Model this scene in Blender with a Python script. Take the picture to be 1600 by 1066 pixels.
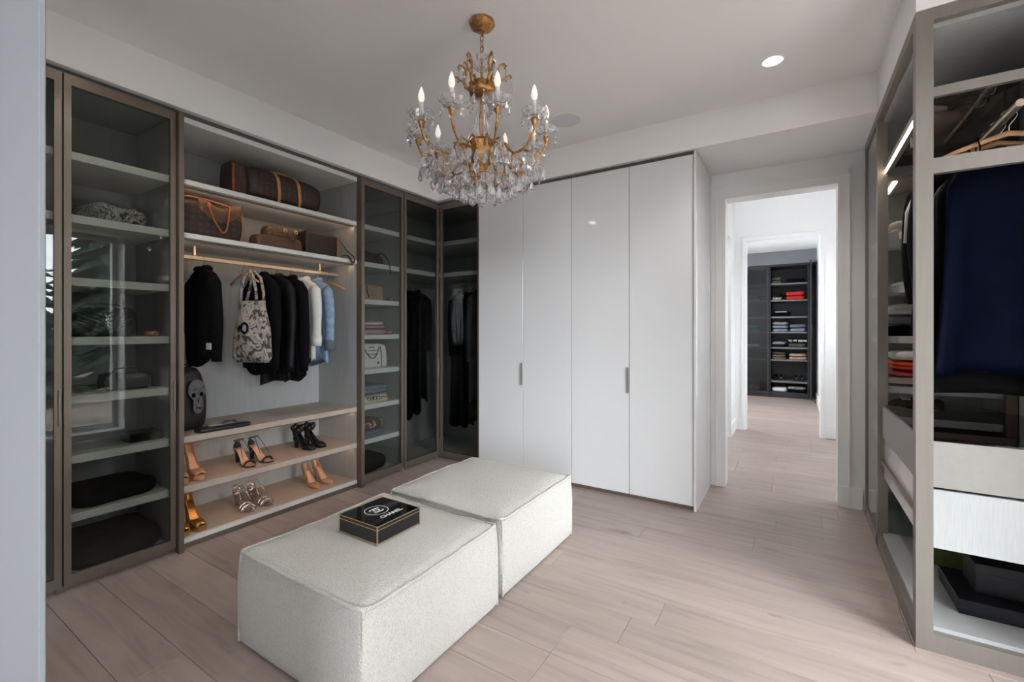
import bpy, bmesh, math, random
from mathutils import Vector, Matrix, Euler
random.seed(7)
PI = math.pi
for o in list(bpy.data.objects): bpy.data.objects.remove(o, do_unlink=True)
scene = bpy.context.scene
COL = scene.collection

# ------------------------------------------------------------------ camera
cam_d = bpy.data.cameras.new('camera')
cam_d.sensor_width = 36.0
cam_d.lens = 700.0 / 1600.0 * 36.0
cam_d.shift_y = -0.010
cam_d.clip_start = 0.02
cam = bpy.data.objects.new('camera', cam_d); COL.objects.link(cam)
cam.location = (0, 0, 1.25)
cam.rotation_euler = (PI/2, 0, math.atan2(441, 700))
scene.camera = cam

# ------------------------------------------------------------------ world, daylight, exposure
w = bpy.data.worlds.new('overcast_sky'); scene.world = w; w.use_nodes = True
bg = w.node_tree.nodes['Background']
bg.inputs[0].default_value = (0.90, 0.95, 1.0, 1); bg.inputs[1].default_value = 12.0
def portal(loc, rot, sx, sy):
    l = bpy.data.lights.new('window_portal', 'AREA'); l.shape = 'RECTANGLE'; l.size = sx; l.size_y = sy
    l.cycles.is_portal = True
    o = bpy.data.objects.new('window_portal', l); COL.objects.link(o); o.location = loc; o.rotation_euler = rot
portal((1.36, 1.55, 1.235), (0, PI/2, 0), 2.35, 1.10)
portal((1.75, -3.21, 1.55), (PI/2, 0, 0), 1.2, 2.1)
portal((2.63, -1.6, 1.7), (0, PI/2, 0), 1.6, 1.4)
vs = scene.view_settings
vs.view_transform = 'Standard'; vs.look = 'None'; vs.gamma = 1.0; vs.use_curve_mapping = False
vs.exposure = 1.2

# ------------------------------------------------------------------ materials
MATS = {}
def nt(name):
    m = bpy.data.materials.new(name); m.use_nodes = True
    n = m.node_tree; b = n.nodes['Principled BSDF']; MATS[name] = m
    return m, n, b
def S(b, **k):
    for a, v in k.items():
        i = b.inputs[a.replace('_', ' ')]
        i.default_value = v
def c4(c): return (c[0], c[1], c[2], 1)
def mat(name, col, rough=0.5, metal=0.0, spec=0.5, noise=0.0, nscale=20.0, bump=0.0, bscale=200.0, sheen=0.0, coat=0.0, stretch=None):
    if name in MATS: return MATS[name]
    m, n, b = nt(name)
    S(b, Base_Color=c4(col), Roughness=rough, Metallic=metal)
    b.inputs['Specular IOR Level'].default_value = spec
    b.inputs['Sheen Weight'].default_value = sheen
    b.inputs['Coat Weight'].default_value = coat; b.inputs['Coat Roughness'].default_value = 0.05
    tc = n.nodes.new('ShaderNodeTexCoord'); src = tc.outputs['Object']
    if stretch:
        mp = n.nodes.new('ShaderNodeMapping'); mp.inputs['Scale'].default_value = stretch
        n.links.new(src, mp.inputs[0]); src = mp.outputs[0]
    if noise > 0:
        t = n.nodes.new('ShaderNodeTexNoise'); t.inputs['Scale'].default_value = nscale; t.inputs['Detail'].default_value = 6
        n.links.new(src, t.inputs['Vector'])
        r = n.nodes.new('ShaderNodeValToRGB')
        r.color_ramp.elements[0].position = .3; r.color_ramp.elements[1].position = .7
        r.color_ramp.elements[0].color = c4([x*(1-noise) for x in col]); r.color_ramp.elements[1].color = c4([min(1, x*(1+noise)) for x in col])
        n.links.new(t.outputs['Fac'], r.inputs[0]); n.links.new(r.outputs[0], b.inputs['Base Color'])
    if bump > 0:
        t = n.nodes.new('ShaderNodeTexNoise'); t.inputs['Scale'].default_value = bscale; t.inputs['Detail'].default_value = 3
        n.links.new(src, t.inputs['Vector'])
        bp = n.nodes.new('ShaderNodeBump'); bp.inputs['Strength'].default_value = bump; bp.inputs['Distance'].default_value = 0.004
        n.links.new(t.outputs['Fac'], bp.inputs['Height']); n.links.new(bp.outputs[0], b.inputs['Normal'])
    return m
def emis(name, col, st):
    m, n, b = nt(name); S(b, Base_Color=c4(col), Emission_Color=c4(col), Emission_Strength=st); return m
def pane_mat(name, tint, refl0=0.035, rough=0.0):
    """glass pane: tinted transmission and a facing-angle reflection, for both faces of a thin slab"""
    m = bpy.data.materials.new(name); m.use_nodes = True; n = m.node_tree; MATS[name] = m
    n.nodes.clear()
    out = n.nodes.new('ShaderNodeOutputMaterial'); tr = n.nodes.new('ShaderNodeBsdfTransparent'); gl = n.nodes.new('ShaderNodeBsdfGlossy')
    tr.inputs[0].default_value = c4(tint); gl.inputs['Roughness'].default_value = rough; gl.inputs[0].default_value = (1, 1, 1, 1)
    lw = n.nodes.new('ShaderNodeLayerWeight'); lw.inputs[0].default_value = .5
    pw = n.nodes.new('ShaderNodeMath'); pw.operation = 'POWER'; pw.inputs[1].default_value = 5
    ml = n.nodes.new('ShaderNodeMath'); ml.operation = 'MULTIPLY_ADD'; ml.inputs[1].default_value = 1-refl0; ml.inputs[2].default_value = refl0
    mx = n.nodes.new('ShaderNodeMixShader')
    n.links.new(lw.outputs['Facing'], pw.inputs[0]); n.links.new(pw.outputs[0], ml.inputs[0]); n.links.new(ml.outputs[0], mx.inputs[0])
    n.links.new(tr.outputs[0], mx.inputs[1]); n.links.new(gl.outputs[0], mx.inputs[2]); n.links.new(mx.outputs[0], out.inputs[0])
    return m
def spots(name, base, spot, scale=22.0, thr=0.32, rough=0.55, base2=None):
    """leather with small repeated motifs (cell pattern)"""
    m, n, b = nt(name); S(b, Roughness=rough)
    tc = n.nodes.new('ShaderNodeTexCoord')
    v = n.nodes.new('ShaderNodeTexVoronoi'); v.inputs['Scale'].default_value = scale; v.inputs['Randomness'].default_value = 0.25
    n.links.new(tc.outputs['Object'], v.inputs['Vector'])
    r = n.nodes.new('ShaderNodeValToRGB'); r.color_ramp.elements[0].position = thr-.04; r.color_ramp.elements[1].position = thr+.04
    r.color_ramp.elements[0].color = c4(spot); r.color_ramp.elements[1].color = c4(base)
    e = r.color_ramp.elements.new(thr*.35); e.color = c4(base)
    n.links.new(v.outputs['Distance'], r.inputs[0])
    n.links.new(r.outputs[0], b.inputs['Base Color'])
    return m
def blotch(name, cols, scale=8.0, rough=0.7, dist=1.5):
    m, n, b = nt(name); S(b, Roughness=rough)
    tc = n.nodes.new('ShaderNodeTexCoord'); t = n.nodes.new('ShaderNodeTexNoise')
    t.inputs['Scale'].default_value = scale; t.inputs['Detail'].default_value = 3; t.inputs['Distortion'].default_value = dist
    n.links.new(tc.outputs['Object'], t.inputs['Vector'])
    r = n.nodes.new('ShaderNodeValToRGB'); r.color_ramp.interpolation = 'CONSTANT' if len(cols) > 2 else 'LINEAR'
    el = r.color_ramp.elements
    pos = [.0, .44, .5, .56, .62][:len(cols)]
    el[0].position = pos[0]; el[0].color = c4(cols[0]); el[1].position = pos[1]; el[1].color = c4(cols[1])
    for p, c in zip(pos[2:], cols[2:]): e = el.new(p); e.color = c4(c)
    n.links.new(t.outputs['Fac'], r.inputs[0]); n.links.new(r.outputs[0], b.inputs['Base Color'])
    return m

M = {}
M['wall'] = mat('white_wall_paint', (.90, .90, .90), .55, bump=.02, bscale=300)
M['ceil'] = mat('ceiling_paint', (.90, .90, .90), .7)
M['trim'] = mat('white_trim_paint', (.89, .89, .89), .4)
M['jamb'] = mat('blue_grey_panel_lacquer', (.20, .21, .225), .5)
M['lacq'] = mat('glossy_white_lacquer', (.74, .74, .745), .07, spec=.4, coat=.25)
M['bronze'] = mat('champagne_bronze_aluminium', (.195, .16, .13), .38, metal=.55, noise=.05, nscale=60, stretch=(1, 1, .05))
M['bronze2'] = mat('pale_champagne_aluminium', (.23, .208, .185), .42, metal=.3, noise=.04, nscale=60, stretch=(1, 1, .05))
M['dark'] = mat('dark_gap_shade', (.10, .10, .10), .5)  # dark grey standing in for shade in the gaps over and between doors
M['inner'] = mat('grey_cabinet_lining', (.37, .372, .365), .6, noise=.05, nscale=40, stretch=(1, 1, .1))
M['shelf'] = mat('off_white_shelf', (.68, .68, .65), .55, noise=.03, nscale=40)
M['taupe'] = mat('taupe_leather_shelf', (.47, .385, .325), .6, noise=.04, nscale=30, bump=.05, bscale=400)
M['linen'] = mat('white_linen_panel', (.40, .41, .41), .6, noise=.06, nscale=220, stretch=(1, 1, .06))
M['drawer'] = mat('greige_drawer_front', (.27, .255, .24), .5, noise=.03, nscale=40)
M['glass'] = pane_mat('smoked_cabinet_glass', (.77, .785, .77), .022)
M['glass_dark'] = pane_mat('dark_smoked_glass', (.50, .51, .52), .03)
M['glass_clear'] = pane_mat('clear_window_glass', (.97, .98, .98), .03)
M['bronzeglass'] = mat('dark_bronze_mirror_glass', (.045, .04, .035), .03, spec=.8, coat=.6)
M['gold'] = mat('antique_gold_brass', (.52, .28, .105), .30, metal=1.0, noise=.5, nscale=60, bump=.9, bscale=150)
M['goldtrim'] = mat('pale_gold_trim', (.70, .58, .38), .25, metal=1.0)
M['chrome'] = mat('polished_steel', (.7, .7, .7), .15, metal=1.0)
M['wood'] = mat('varnished_hanger_wood', (.50, .27, .13), .4, noise=.2, nscale=30, stretch=(.2, 1, 1))
M['rod'] = mat('champagne_rod', (.50, .42, .33), .3, metal=.8)
M['blackglass'] = mat('black_glass', (.006, .006, .007), .03, spec=.6)
M['black'] = mat('black_wool', (.0035, .0035, .0045), .9, spec=.15, noise=.3, nscale=30)
M['blacksat'] = mat('black_satin', (.003, .003, .0045), .55, spec=.25, noise=.3, nscale=12)
M['blackleather'] = mat('black_leather', (.010, .010, .011), .35, bump=.15, bscale=90)
M['navy'] = mat('navy_chiffon', (.0008, .002, .009), .7, spec=.05, noise=.35, nscale=9)
M['denim'] = mat('light_blue_denim', (.22, .33, .45), .8, noise=.22, nscale=25, bump=.2, bscale=400)
M['white'] = mat('white_cotton', (.68, .67, .65), .8, noise=.06, nscale=15, bump=.1, bscale=150)
M['paint_w'] = mat('white_print', (.75, .75, .75), .6)
M['grey'] = mat('grey_knit', (.22, .23, .26), .85, noise=.15, nscale=30, bump=.2, bscale=200)
M['bluegrey'] = mat('blue_grey_knit', (.20, .225, .26), .85, noise=.15, nscale=30, bump=.2, bscale=200)
M['jean'] = mat('mid_blue_jean', (.12, .14, .175), .85, noise=.2, nscale=25, bump=.25, bscale=300)
M['pink'] = mat('dusty_pink_knit', (.46, .30, .32), .85, noise=.1, nscale=20, bump=.2, bscale=200)
M['cream'] = mat('cream_knit', (.62, .57, .47), .85, noise=.08, nscale=20, bump=.2, bscale=200)
M['red'] = mat('bright_red_knit', (.62, .02, .02), .8, noise=.15, nscale=15)
M['orange'] = mat('orange_red_jersey', (.60, .055, .012), .8, noise=.2, nscale=12)
M['rose'] = mat('rose_red_jersey', (.40, .05, .06), .8, noise=.2, nscale=12)
M['green'] = mat('green_knit', (.05, .22, .14), .85, noise=.2, nscale=15)
M['olive'] = mat('olive_knit', (.055, .065, .042), .85, noise=.25, nscale=15)
M['tan'] = mat('tan_leather', (.42, .20, .065), .45, noise=.15, nscale=25)
M['tanred'] = mat('red_brown_leather', (.30, .09, .035), .4, noise=.15, nscale=25)
M['nude'] = mat('nude_patent_leather', (.50, .27, .15), .22, coat=.3, noise=.06, nscale=20)
M['nudein'] = mat('peach_insole_leather', (.62, .36, .24), .5)
M['goldsh'] = mat('gold_metallic_leather', (.55, .31, .10), .28, metal=.85, noise=.2, nscale=30)
M['silver'] = mat('silver_metallic_leather', (.55, .48, .46), .25, metal=.9, noise=.2, nscale=30)
M['brownfabric'] = mat('dark_brown_suede', (.06, .03, .022), .8, noise=.2, nscale=30)
M['browncloth'] = mat('brown_cloth', (.15, .09, .065), .85, noise=.2, nscale=20)
M['tancloth'] = mat('tan_cloth', (.36, .25, .18), .85, noise=.2, nscale=20)
M['fur'] = mat('dark_burgundy_fur', (.016, .008, .008), .95, noise=.7, nscale=14, bump=1.0, bscale=60)
M['mono'] = spots('brown_monogram_canvas', (.026, .014, .011), (.075, .040, .022), 26, .30, .5)
M['mono2'] = spots('tan_brown_monogram_canvas', (.10, .05, .026), (.17, .095, .05), 28, .30, .5)
M['tweed'] = blotch('grey_marble_tweed', [(.06, .055, .055), (.36, .31, .27), (.46, .41, .36), (.24, .20, .18), (.42, .38, .34)], 15, .8, 1.8)
M['scarf'] = blotch('black_white_print_silk', [(.05, .05, .05), (.48, .45, .41), (.10, .10, .10), (.52, .49, .45), (.12, .11, .11)], 16, .6, 2)
M['cow'] = blotch('brown_cream_pattern_knit', [(.13, .06, .04), (.13, .06, .04), (.60, .44, .32), (.15, .07, .045), (.10, .05, .04)], 9, .8, 1)
M['skullbag'] = mat('charcoal_plum_leather', (.016, .011, .011), .45, noise=.25, nscale=10, bump=.15, bscale=60)
M['skullprint'] = mat('grey_skull_print', (.11, .105, .105), .8, noise=.6, nscale=60)
M['crystal'] = None
M['greencanvas'] = mat('green_canvas_box', (.10, .14, .04), .7, noise=.2, nscale=30)
M['blackbox'] = mat('black_card_box', (.004, .0045, .008), .4, spec=.3)
M['closet'] = mat('dark_charcoal_cabinet', (.020, .021, .025), .45)
M['closet_shelf'] = mat('grey_closet_shelf', (.16, .16, .165), .5)
M['greywall'] = mat('grey_wall_paint', (.19, .195, .215), .6)
M['led'] = emis('warm_led_strip', (1.0, .66, .40), 6.5)
M['led_r'] = emis('warm_white_led_strip', (1.0, .82, .66), 4.0)
M['bulb'] = emis('frosted_candle_bulb', (1.0, .90, .80), .22)
M['downlight'] = emis('downlight_lens', (1.0, .95, .88), 14.0)
M['candle'] = mat('ivory_candle_sleeve', (.80, .78, .74), .5)
M['speaker'] = mat('perforated_speaker_grille', (.72, .72, .75), .6, noise=.1, nscale=300)
M['ground'] = mat('leafy_ground', (.24, .19, .15), .9, noise=.5, nscale=6)
M['bark'] = mat('tree_bark', (.06, .05, .04), .9, noise=.3, nscale=10)
M['needles'] = mat('evergreen_needles', (.018, .035, .022), .9, noise=.5, nscale=6)
M['frame'] = mat('white_window_frame', (.7, .7, .7), .4)

def crystal_mat():
    m, n, b = nt('cut_crystal'); S(b, Base_Color=(.98, .98, 1, 1), Roughness=0.0, IOR=1.52)
    b.inputs['Transmission Weight'].default_value = .90
    return m
M['crystal'] = crystal_mat()

def floor_mat():
    m, n, b = nt('pale_oak_planks')
    L = n.links
    geo = n.nodes.new('ShaderNodeNewGeometry'); oi = n.nodes.new('ShaderNodeObjectInfo')
    off = n.nodes.new('ShaderNodeVectorMath'); off.operation = 'MULTIPLY_ADD'
    cmb = n.nodes.new('ShaderNodeCombineXYZ')
    for i in range(3): L.new(oi.outputs['Random'], cmb.inputs[i])
    off.inputs[1].default_value = (37, 53, 11); L.new(cmb.outputs[0], off.inputs[0]); L.new(geo.outputs['Position'], off.inputs[2])
    mp = n.nodes.new('ShaderNodeMapping'); mp.inputs['Scale'].default_value = (.9, 9, 9); L.new(off.outputs[0], mp.inputs[0])
    t = n.nodes.new('ShaderNodeTexNoise'); t.inputs['Scale'].default_value = 2.2; t.inputs['Detail'].default_value = 8; t.inputs['Distortion'].default_value = .8
    L.new(mp.outputs[0], t.inputs['Vector'])
    r = n.nodes.new('ShaderNodeValToRGB')
    e = r.color_ramp.elements
    e[0].position = .28; e[0].color = (.318, .250, .222, 1); e[1].position = .66; e[1].color = (.425, .343, .306, 1)
    x = e.new(.45); x.color = (.385, .307, .272, 1)
    L.new(t.outputs['Fac'], r.inputs[0])
    # knots
    v = n.nodes.new('ShaderNodeTexNoise'); v.inputs['Scale'].default_value = 3.4; v.inputs['Detail'].default_value = 2
    mp2 = n.nodes.new('ShaderNodeMapping'); mp2.inputs['Scale'].default_value = (1.3, 3.2, 3.2); L.new(off.outputs[0], mp2.inputs[0]); L.new(mp2.outputs[0], v.inputs['Vector'])
    kr = n.nodes.new('ShaderNodeValToRGB'); kr.color_ramp.elements[0].position = .70; kr.color_ramp.elements[0].color = (1, 1, 1, 1)
    kr.color_ramp.elements[1].position = .80; kr.color_ramp.elements[1].color = (.55, .55, .60, 1)
    L.new(v.outputs['Fac'], kr.inputs[0])
    mx = n.nodes.new('ShaderNodeMixRGB'); mx.blend_type = 'MULTIPLY'; mx.inputs[0].default_value = 1
    L.new(r.outputs[0], mx.inputs[1]); L.new(kr.outputs[0], mx.inputs[2])
    # plank to plank
    pr = n.nodes.new('ShaderNodeMapRange'); pr.inputs['To Min'].default_value = .90; pr.inputs['To Max'].default_value = 1.08
    L.new(oi.outputs['Random'], pr.inputs['Value'])
    hs = n.nodes.new('ShaderNodeHueSaturation'); L.new(mx.outputs[0], hs.inputs['Color']); L.new(pr.outputs[0], hs.inputs['Value'])
    L.new(hs.outputs[0], b.inputs['Base Color'])
    S(b, Roughness=.42)
    bp = n.nodes.new('ShaderNodeBump'); bp.inputs['Strength'].default_value = .06; bp.inputs['Distance'].default_value = .003
    L.new(t.outputs['Fac'], bp.inputs['Height']); L.new(bp.outputs[0], b.inputs['Normal'])
    return m
M['plank'] = floor_mat()

def boucle():
    m, n, b = nt('ivory_boucle'); L = n.links
    tc = n.nodes.new('ShaderNodeTexCoord')
    v = n.nodes.new('ShaderNodeTexVoronoi'); v.inputs['Scale'].default_value = 190; L.new(tc.outputs['Object'], v.inputs['Vector'])
    t = n.nodes.new('ShaderNodeTexNoise'); t.inputs['Scale'].default_value = 120; t.inputs['Detail'].default_value = 4; L.new(tc.outputs['Object'], t.inputs['Vector'])
    ad = n.nodes.new('ShaderNodeMath'); ad.operation = 'ADD'; L.new(v.outputs['Distance'], ad.inputs[0]); L.new(t.outputs['Fac'], ad.inputs[1])
    r = n.nodes.new('ShaderNodeValToRGB'); r.color_ramp.elements[0].position = .35; r.color_ramp.elements[1].position = 1.0
    r.color_ramp.elements[0].color = (.42, .395, .35, 1); r.color_ramp.elements[1].color = (.62, .595, .55, 1)
    L.new(ad.outputs[0], r.inputs[0]); L.new(r.outputs[0], b.inputs['Base Color'])
    S(b, Roughness=.95); b.inputs['Sheen Weight'].default_value = .15
    bp = n.nodes.new('ShaderNodeBump'); bp.inputs['Strength'].default_value = .9; bp.inputs['Distance'].default_value = .004
    L.new(ad.outputs[0], bp.inputs['Height']); L.new(bp.outputs[0], b.inputs['Normal'])
    return m
M['boucle'] = boucle()

# ------------------------------------------------------------------ mesh helpers
class MB:
    def __init__(s): s.v = []; s.f = []
    def add(s, vs, fs):
        k = len(s.v); s.v += [tuple(p) for p in vs]; s.f += [tuple(i+k for i in f) for f in fs]; return s
    def box(s, x0, y0, z0, x1, y1, z1):
        x0, x1 = min(x0, x1), max(x0, x1); y0, y1 = min(y0, y1), max(y0, y1); z0, z1 = min(z0, z1), max(z0, z1)
        return s.add([(x0,y0,z0),(x1,y0,z0),(x1,y1,z0),(x0,y1,z0),(x0,y0,z1),(x1,y0,z1),(x1,y1,z1),(x0,y1,z1)],
              [(0,3,2,1),(4,5,6,7),(0,1,5,4),(1,2,6,5),(2,3,7,6),(3,0,4,7)])
    def rings(s, rs, cap=True, closed=False):
        """loft closed rings (all same length)"""
        k = len(s.v); n = len(rs[0])
        for r in rs: s.v += [tuple(p) for p in r]
        m = len(rs)
        for i in range(m if closed else m-1):
            a = k+i*n; b = k+((i+1) % m)*n
            for j in range(n): s.f.append((a+j, a+(j+1) % n, b+(j+1) % n, b+j))
        if cap and not closed:
            s.f.append(tuple(reversed(range(k, k+n)))); s.f.append(tuple(range(k+(m-1)*n, k+m*n)))
        return s
    def lathe(s, prof, n=16, c=(0,0,0), cap=True, ph=0.0, lobes=0, amp=0.0):
        rs = []
        for r, z in prof:
            rs.append([(c[0]+r*(1+amp*math.cos(lobes*a))*math.cos(a), c[1]+r*(1+amp*math.cos(lobes*a))*math.sin(a), c[2]+z) for a in [ph+2*PI*i/n for i in range(n)]])
        return s.rings(rs, cap)
    def tube(s, path, r, n=8, closed=False, flat=1.0, up=None):
        pts = [Vector(p) for p in path]; m = len(pts)
        rad = r if isinstance(r, (list, tuple)) else [r]*m
        rs = []; prev = None
        for i, p in enumerate(pts):
            if closed: t = pts[(i+1) % m]-pts[i-1]
            else: t = pts[min(i+1, m-1)]-pts[max(i-1, 0)]
            if t.length < 1e-9: t = Vector((0, 0, 1))
            t.normalize()
            if up is not None: u = Vector(up)
            elif prev is not None: u = prev
            else: u = Vector((0, 0, 1)) if abs(t.z) < .9 else Vector((1, 0, 0))
            a = u-t*u.dot(t)
            if a.length < 1e-6: a = t.orthogonal()
            a.normalize(); b = t.cross(a); prev = a
            rs.append([p+(a*math.cos(2*PI*j/n)*flat+b*math.sin(2*PI*j/n))*rad[i] for j in range(n)])
        return s.rings(rs, True, closed)
    def cyl(s, p0, p1, r, n=12): return s.tube([p0, p1], r, n)
    def sphere(s, c, r, n=10, sq=(1,1,1)):
        prof = []
        rs = []
        for i in range(1, n):
            a = PI*i/n
            rs.append([(c[0]+r*sq[0]*math.sin(a)*math.cos(2*PI*j/(n*2)), c[1]+r*sq[1]*math.sin(a)*math.sin(2*PI*j/(n*2)), c[2]-r*sq[2]*math.cos(a)) for j in range(n*2)])
        return s.rings(rs)
    def grid(s, fn, nu, nv):
        k = len(s.v)
        for j in range(nv+1):
            for i in range(nu+1): s.v.append(tuple(fn(i/nu, j/nv)))
        for j in range(nv):
            for i in range(nu):
                a = k+j*(nu+1)+i; s.f.append((a, a+1, a+nu+2, a+nu+1))
        return s
    def xf(s, mtx, start=0):
        for i in range(start, len(s.v)): s.v[i] = tuple(mtx @ Vector(s.v[i]))
        return s
    def mesh(s, name, mt, smooth=False, bevel=0.0, seg=1, thick=0.0, angle=None):
        me = bpy.data.meshes.new(name)
        me.from_pydata(s.v, [], s.f)
        bm = bmesh.new(); bm.from_mesh(me)
        bmesh.ops.recalc_face_normals(bm, faces=bm.faces)
        if bevel > 0:
            bmesh.ops.bevel(bm, geom=list(bm.edges), offset=bevel, segments=seg, profile=.6, affect='EDGES', clamp_overlap=True)
        if thick: bmesh.ops.solidify(bm, geom=bm.faces[:], thickness=thick)
        if smooth:
            for f in bm.faces: f.smooth = True
        bm.to_mesh(me); bm.free()
        if smooth and angle is not None: me.set_sharp_from_angle(angle=angle)
        if isinstance(mt, str): mt = M[mt]
        me.materials.append(mt)
        return me
    def build(s, name, mt, parent=None, **k):
        return link(name, s.mesh(name, mt, **k), parent)
def link(name, data, parent=None):
    o = bpy.data.objects.new(name, data); COL.objects.link(o)
    if parent is not None: o.parent = parent
    return o
def tag(o, label=None, cat=None, group=None, kind=None):
    if label: o['label'] = label
    if cat: o['category'] = cat
    if group: o['group'] = group
    if kind: o['kind'] = kind
    return o
def thing(name, label, cat, loc=(0,0,0), rz=0.0, group=None):
    o = link(name, None); o.location = loc; o.rotation_euler = (0, 0, rz); o.empty_display_size = .05
    return tag(o, label, cat, group)
def struct(name, mb, mt, parent=None, **k):
    o = mb.build(name, mt, parent, **k)
    if parent is None: o['kind'] = 'structure'
    return o
def B(*a): return MB().box(*a)
def copy_tree(o, parent=None):
    c = o.copy(); COL.objects.link(c)
    if parent is not None: c.parent = parent
    for ch in list(o.children): copy_tree(ch, c)
    return c
def text_mesh(txt, size, mt, extrude=.0004, align='CENTER', shear=0, bold=0.0):
    cu = bpy.data.curves.new('lettering', 'FONT'); cu.body = txt; cu.size = size; cu.extrude = extrude; cu.align_x = align; cu.align_y = 'CENTER'; cu.shear = shear; cu.offset = bold
    cu.resolution_u = 3
    o = bpy.data.objects.new('lettering', cu); COL.objects.link(o)
    bpy.context.view_layer.update()
    me = bpy.data.meshes.new_from_object(o.evaluated_get(bpy.context.evaluated_depsgraph_get()))
    bpy.data.objects.remove(o, do_unlink=True); bpy.data.curves.remove(cu)
    me.materials.clear(); me.materials.append(M[mt] if isinstance(mt, str) else mt)
    return me
def lettering(txt, size, mt, parent, loc, rot, name='lettering', **k):
    o = link(name, text_mesh(txt, size, mt, **k), parent); o.location = loc; o.rotation_euler = rot
    return o
def lerp(a, b, t): return a+(b-a)*t
def prof(ts, t):
    """piecewise smooth interpolation of [(t, v)...]"""
    for (a, va), (b, vb) in zip(ts, ts[1:]):
        if t <= b:
            k = (t-a)/(b-a) if b > a else 0; k = max(0, min(1, k)); k = k*k*(3-2*k)
            return va+(vb-va)*k
    return ts[-1][1]
def arc(c, r, a0, a1, n, ax='xz'):
    out = []
    for i in range(n+1):
        a = a0+(a1-a0)*i/n; u, v = r*math.cos(a), r*math.sin(a)
        out.append((c[0]+u, c[1], c[2]+v) if ax == 'xz' else (c[0], c[1]+u, c[2]+v) if ax == 'yz' else (c[0]+u, c[1]+v, c[2]))
    return out

# ------------------------------------------------------------------ room shell
H = 2.74; HB = 2.508
sl = struct('floor', B(-3.6, -3.3, -.12, 2.6, 10.6, -.006), mat('dark_floor_joint', (.16, .12, .10), .8))
plank_me = {}
def plank(x0, x1, y0, y1):
    ln = round(x1-x0, 2); key = (ln, round(y1-y0, 3))
    if key not in plank_me:
        plank_me[key] = B(-ln/2+.0007, -(y1-y0)/2+.0007, -.006, ln/2-.0007, (y1-y0)/2-.0007, 0).mesh('plank', 'plank', bevel=.0009)
    o = link('plank', plank_me[key], sl); o.location = ((x0+x1)/2, (y0+y1)/2, 0)
rng = random.Random(3)
y = -3.2; PW = .19
while y < 9.9:
    if y < -.05: xa, xb = -2.6, 2.6
    elif y < 3.3: xa, xb = -3.0, 1.1
    elif y < 4.2: xa, xb = -.75, 1.1
    elif y < 6.3: xa, xb = -.95, 1.1
    else: xa, xb = -1.6, .4
    x = xa-rng.choice([.2, .5, .8, 1.1, 1.4])
    while x < xb:
        ln = rng.choice([1.5, 1.7, 1.9, 2.1]) if y > -.3 else 2.4
        a = max(x, xa); b = min(x+ln, xb)
        if b-a > .12: plank(a, b, y, y+PW)
        x += ln
    y += PW

struct('ceiling', B(-3.6, -3.3, H, 2.6, 4.10, H+.12), 'ceil')
struct('ceiling_bulkhead_left', B(-3.52, .145, HB, -2.925, 3.285, H), 'ceil')
struct('ceiling_bulkhead_back', B(-3.52, 3.285, HB, 1.0, 3.95, H), 'ceil')
struct('ceiling_bulkhead_right', B(.406, 2.342, HB, 1.0, 3.285, H), 'ceil')
struct('wall_left', B(-3.62, .0, 0, -3.50, 4.07, H), 'wall')
# right wall with the tall window bay
rw = MB().box(1.0, -.13, 0, 1.35, 1.00, H).box(1.0, 1.00, 0, 1.35, 2.10, .06).box(1.0, 1.00, 2.41, 1.35, 2.10, H).box(1.0, 2.10, 0, 1.35, 4.07, H)
struct('wall_right', rw, 'wall')
win = struct('window_1', MB().box(1.24, 1.00, .06, 1.31, 1.05, 2.41).box(1.24, 2.05, .06, 1.31, 2.10, 2.41).box(1.24, 1.05, .06, 1.31, 2.05, .12).box(1.24, 1.05, 2.35, 1.31, 2.05, 2.41), 'frame')
B(1.27, 1.05, .12, 1.282, 2.05, 2.35).build('window_pane', 'glass_clear', win)
# front wall with the wide opening behind the camera and a thin sliding panel drawn half across it
struct('wall_front', MB().box(-3.6, -.13, 0, -1.62, .0, H).box(.62, -.13, 0, 1.0, .0, H).box(-1.62, -.13, 2.56, .62, .0, H), 'wall')
struct('trim_1', MB().box(-1.62, -.14, 0, -1.60, .01, 2.56).box(.60, -.14, 0, .62, .01, 2.56).box(-1.60, -.14, 2.54, .60, .01, 2.56), 'trim')
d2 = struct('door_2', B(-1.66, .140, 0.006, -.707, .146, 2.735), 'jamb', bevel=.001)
# room behind the camera
struct('wall_behind_left', B(-2.62, -3.2, 0, -2.5, -.13, H), 'wall')
struct('wall_behind_right', MB().box(2.5, -3.2, 0, 2.62, -2.3, H).box(2.5, -.9, 0, 2.62, 0, H).box(2.5, -2.3, 0, 2.62, -.9, .9).box(2.5, -2.3, 2.5, 2.62, -.9, H), 'wall')
struct('wall_behind_side', B(1.35, -.12, 0, 2.5, 0, H), 'wall')
struct('wall_behind', MB().box(-2.6, -3.2, 0, 1.15, -3.05, H).box(2.35, -3.2, 0, 2.6, -3.05, H).box(1.15, -3.2, 0, 2.35, -3.05, .5).box(1.15, -3.2, 2.6, 2.35, -3.05, H), 'wall')
w2 = struct('added_window_2', MB().box(1.15, -3.15, .5, 1.21, -3.09, 2.6).box(2.29, -3.15, .5, 2.35, -3.09, 2.6).box(1.21, -3.15, .5, 2.29, -3.09, .56).box(1.21, -3.15, 2.54, 2.29, -3.09, 2.6), 'frame')  # unseen window added behind the camera for fill light
B(1.21, -3.125, .56, 2.29, -3.115, 2.54).build('window_pane', 'glass_clear', w2)
w5 = struct('added_window_5', MB().box(2.54, -2.3, .9, 2.59, -2.24, 2.5).box(2.54, -.96, .9, 2.59, -.9, 2.5).box(2.54, -2.24, .9, 2.59, -.96, .96).box(2.54, -2.24, 2.44, 2.59, -.96, 2.5), 'frame')  # second added window, out of view, more fill from the side
B(2.56, -2.24, .96, 2.57, -.96, 2.44).build('window_pane', 'glass_clear', w5)
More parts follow.
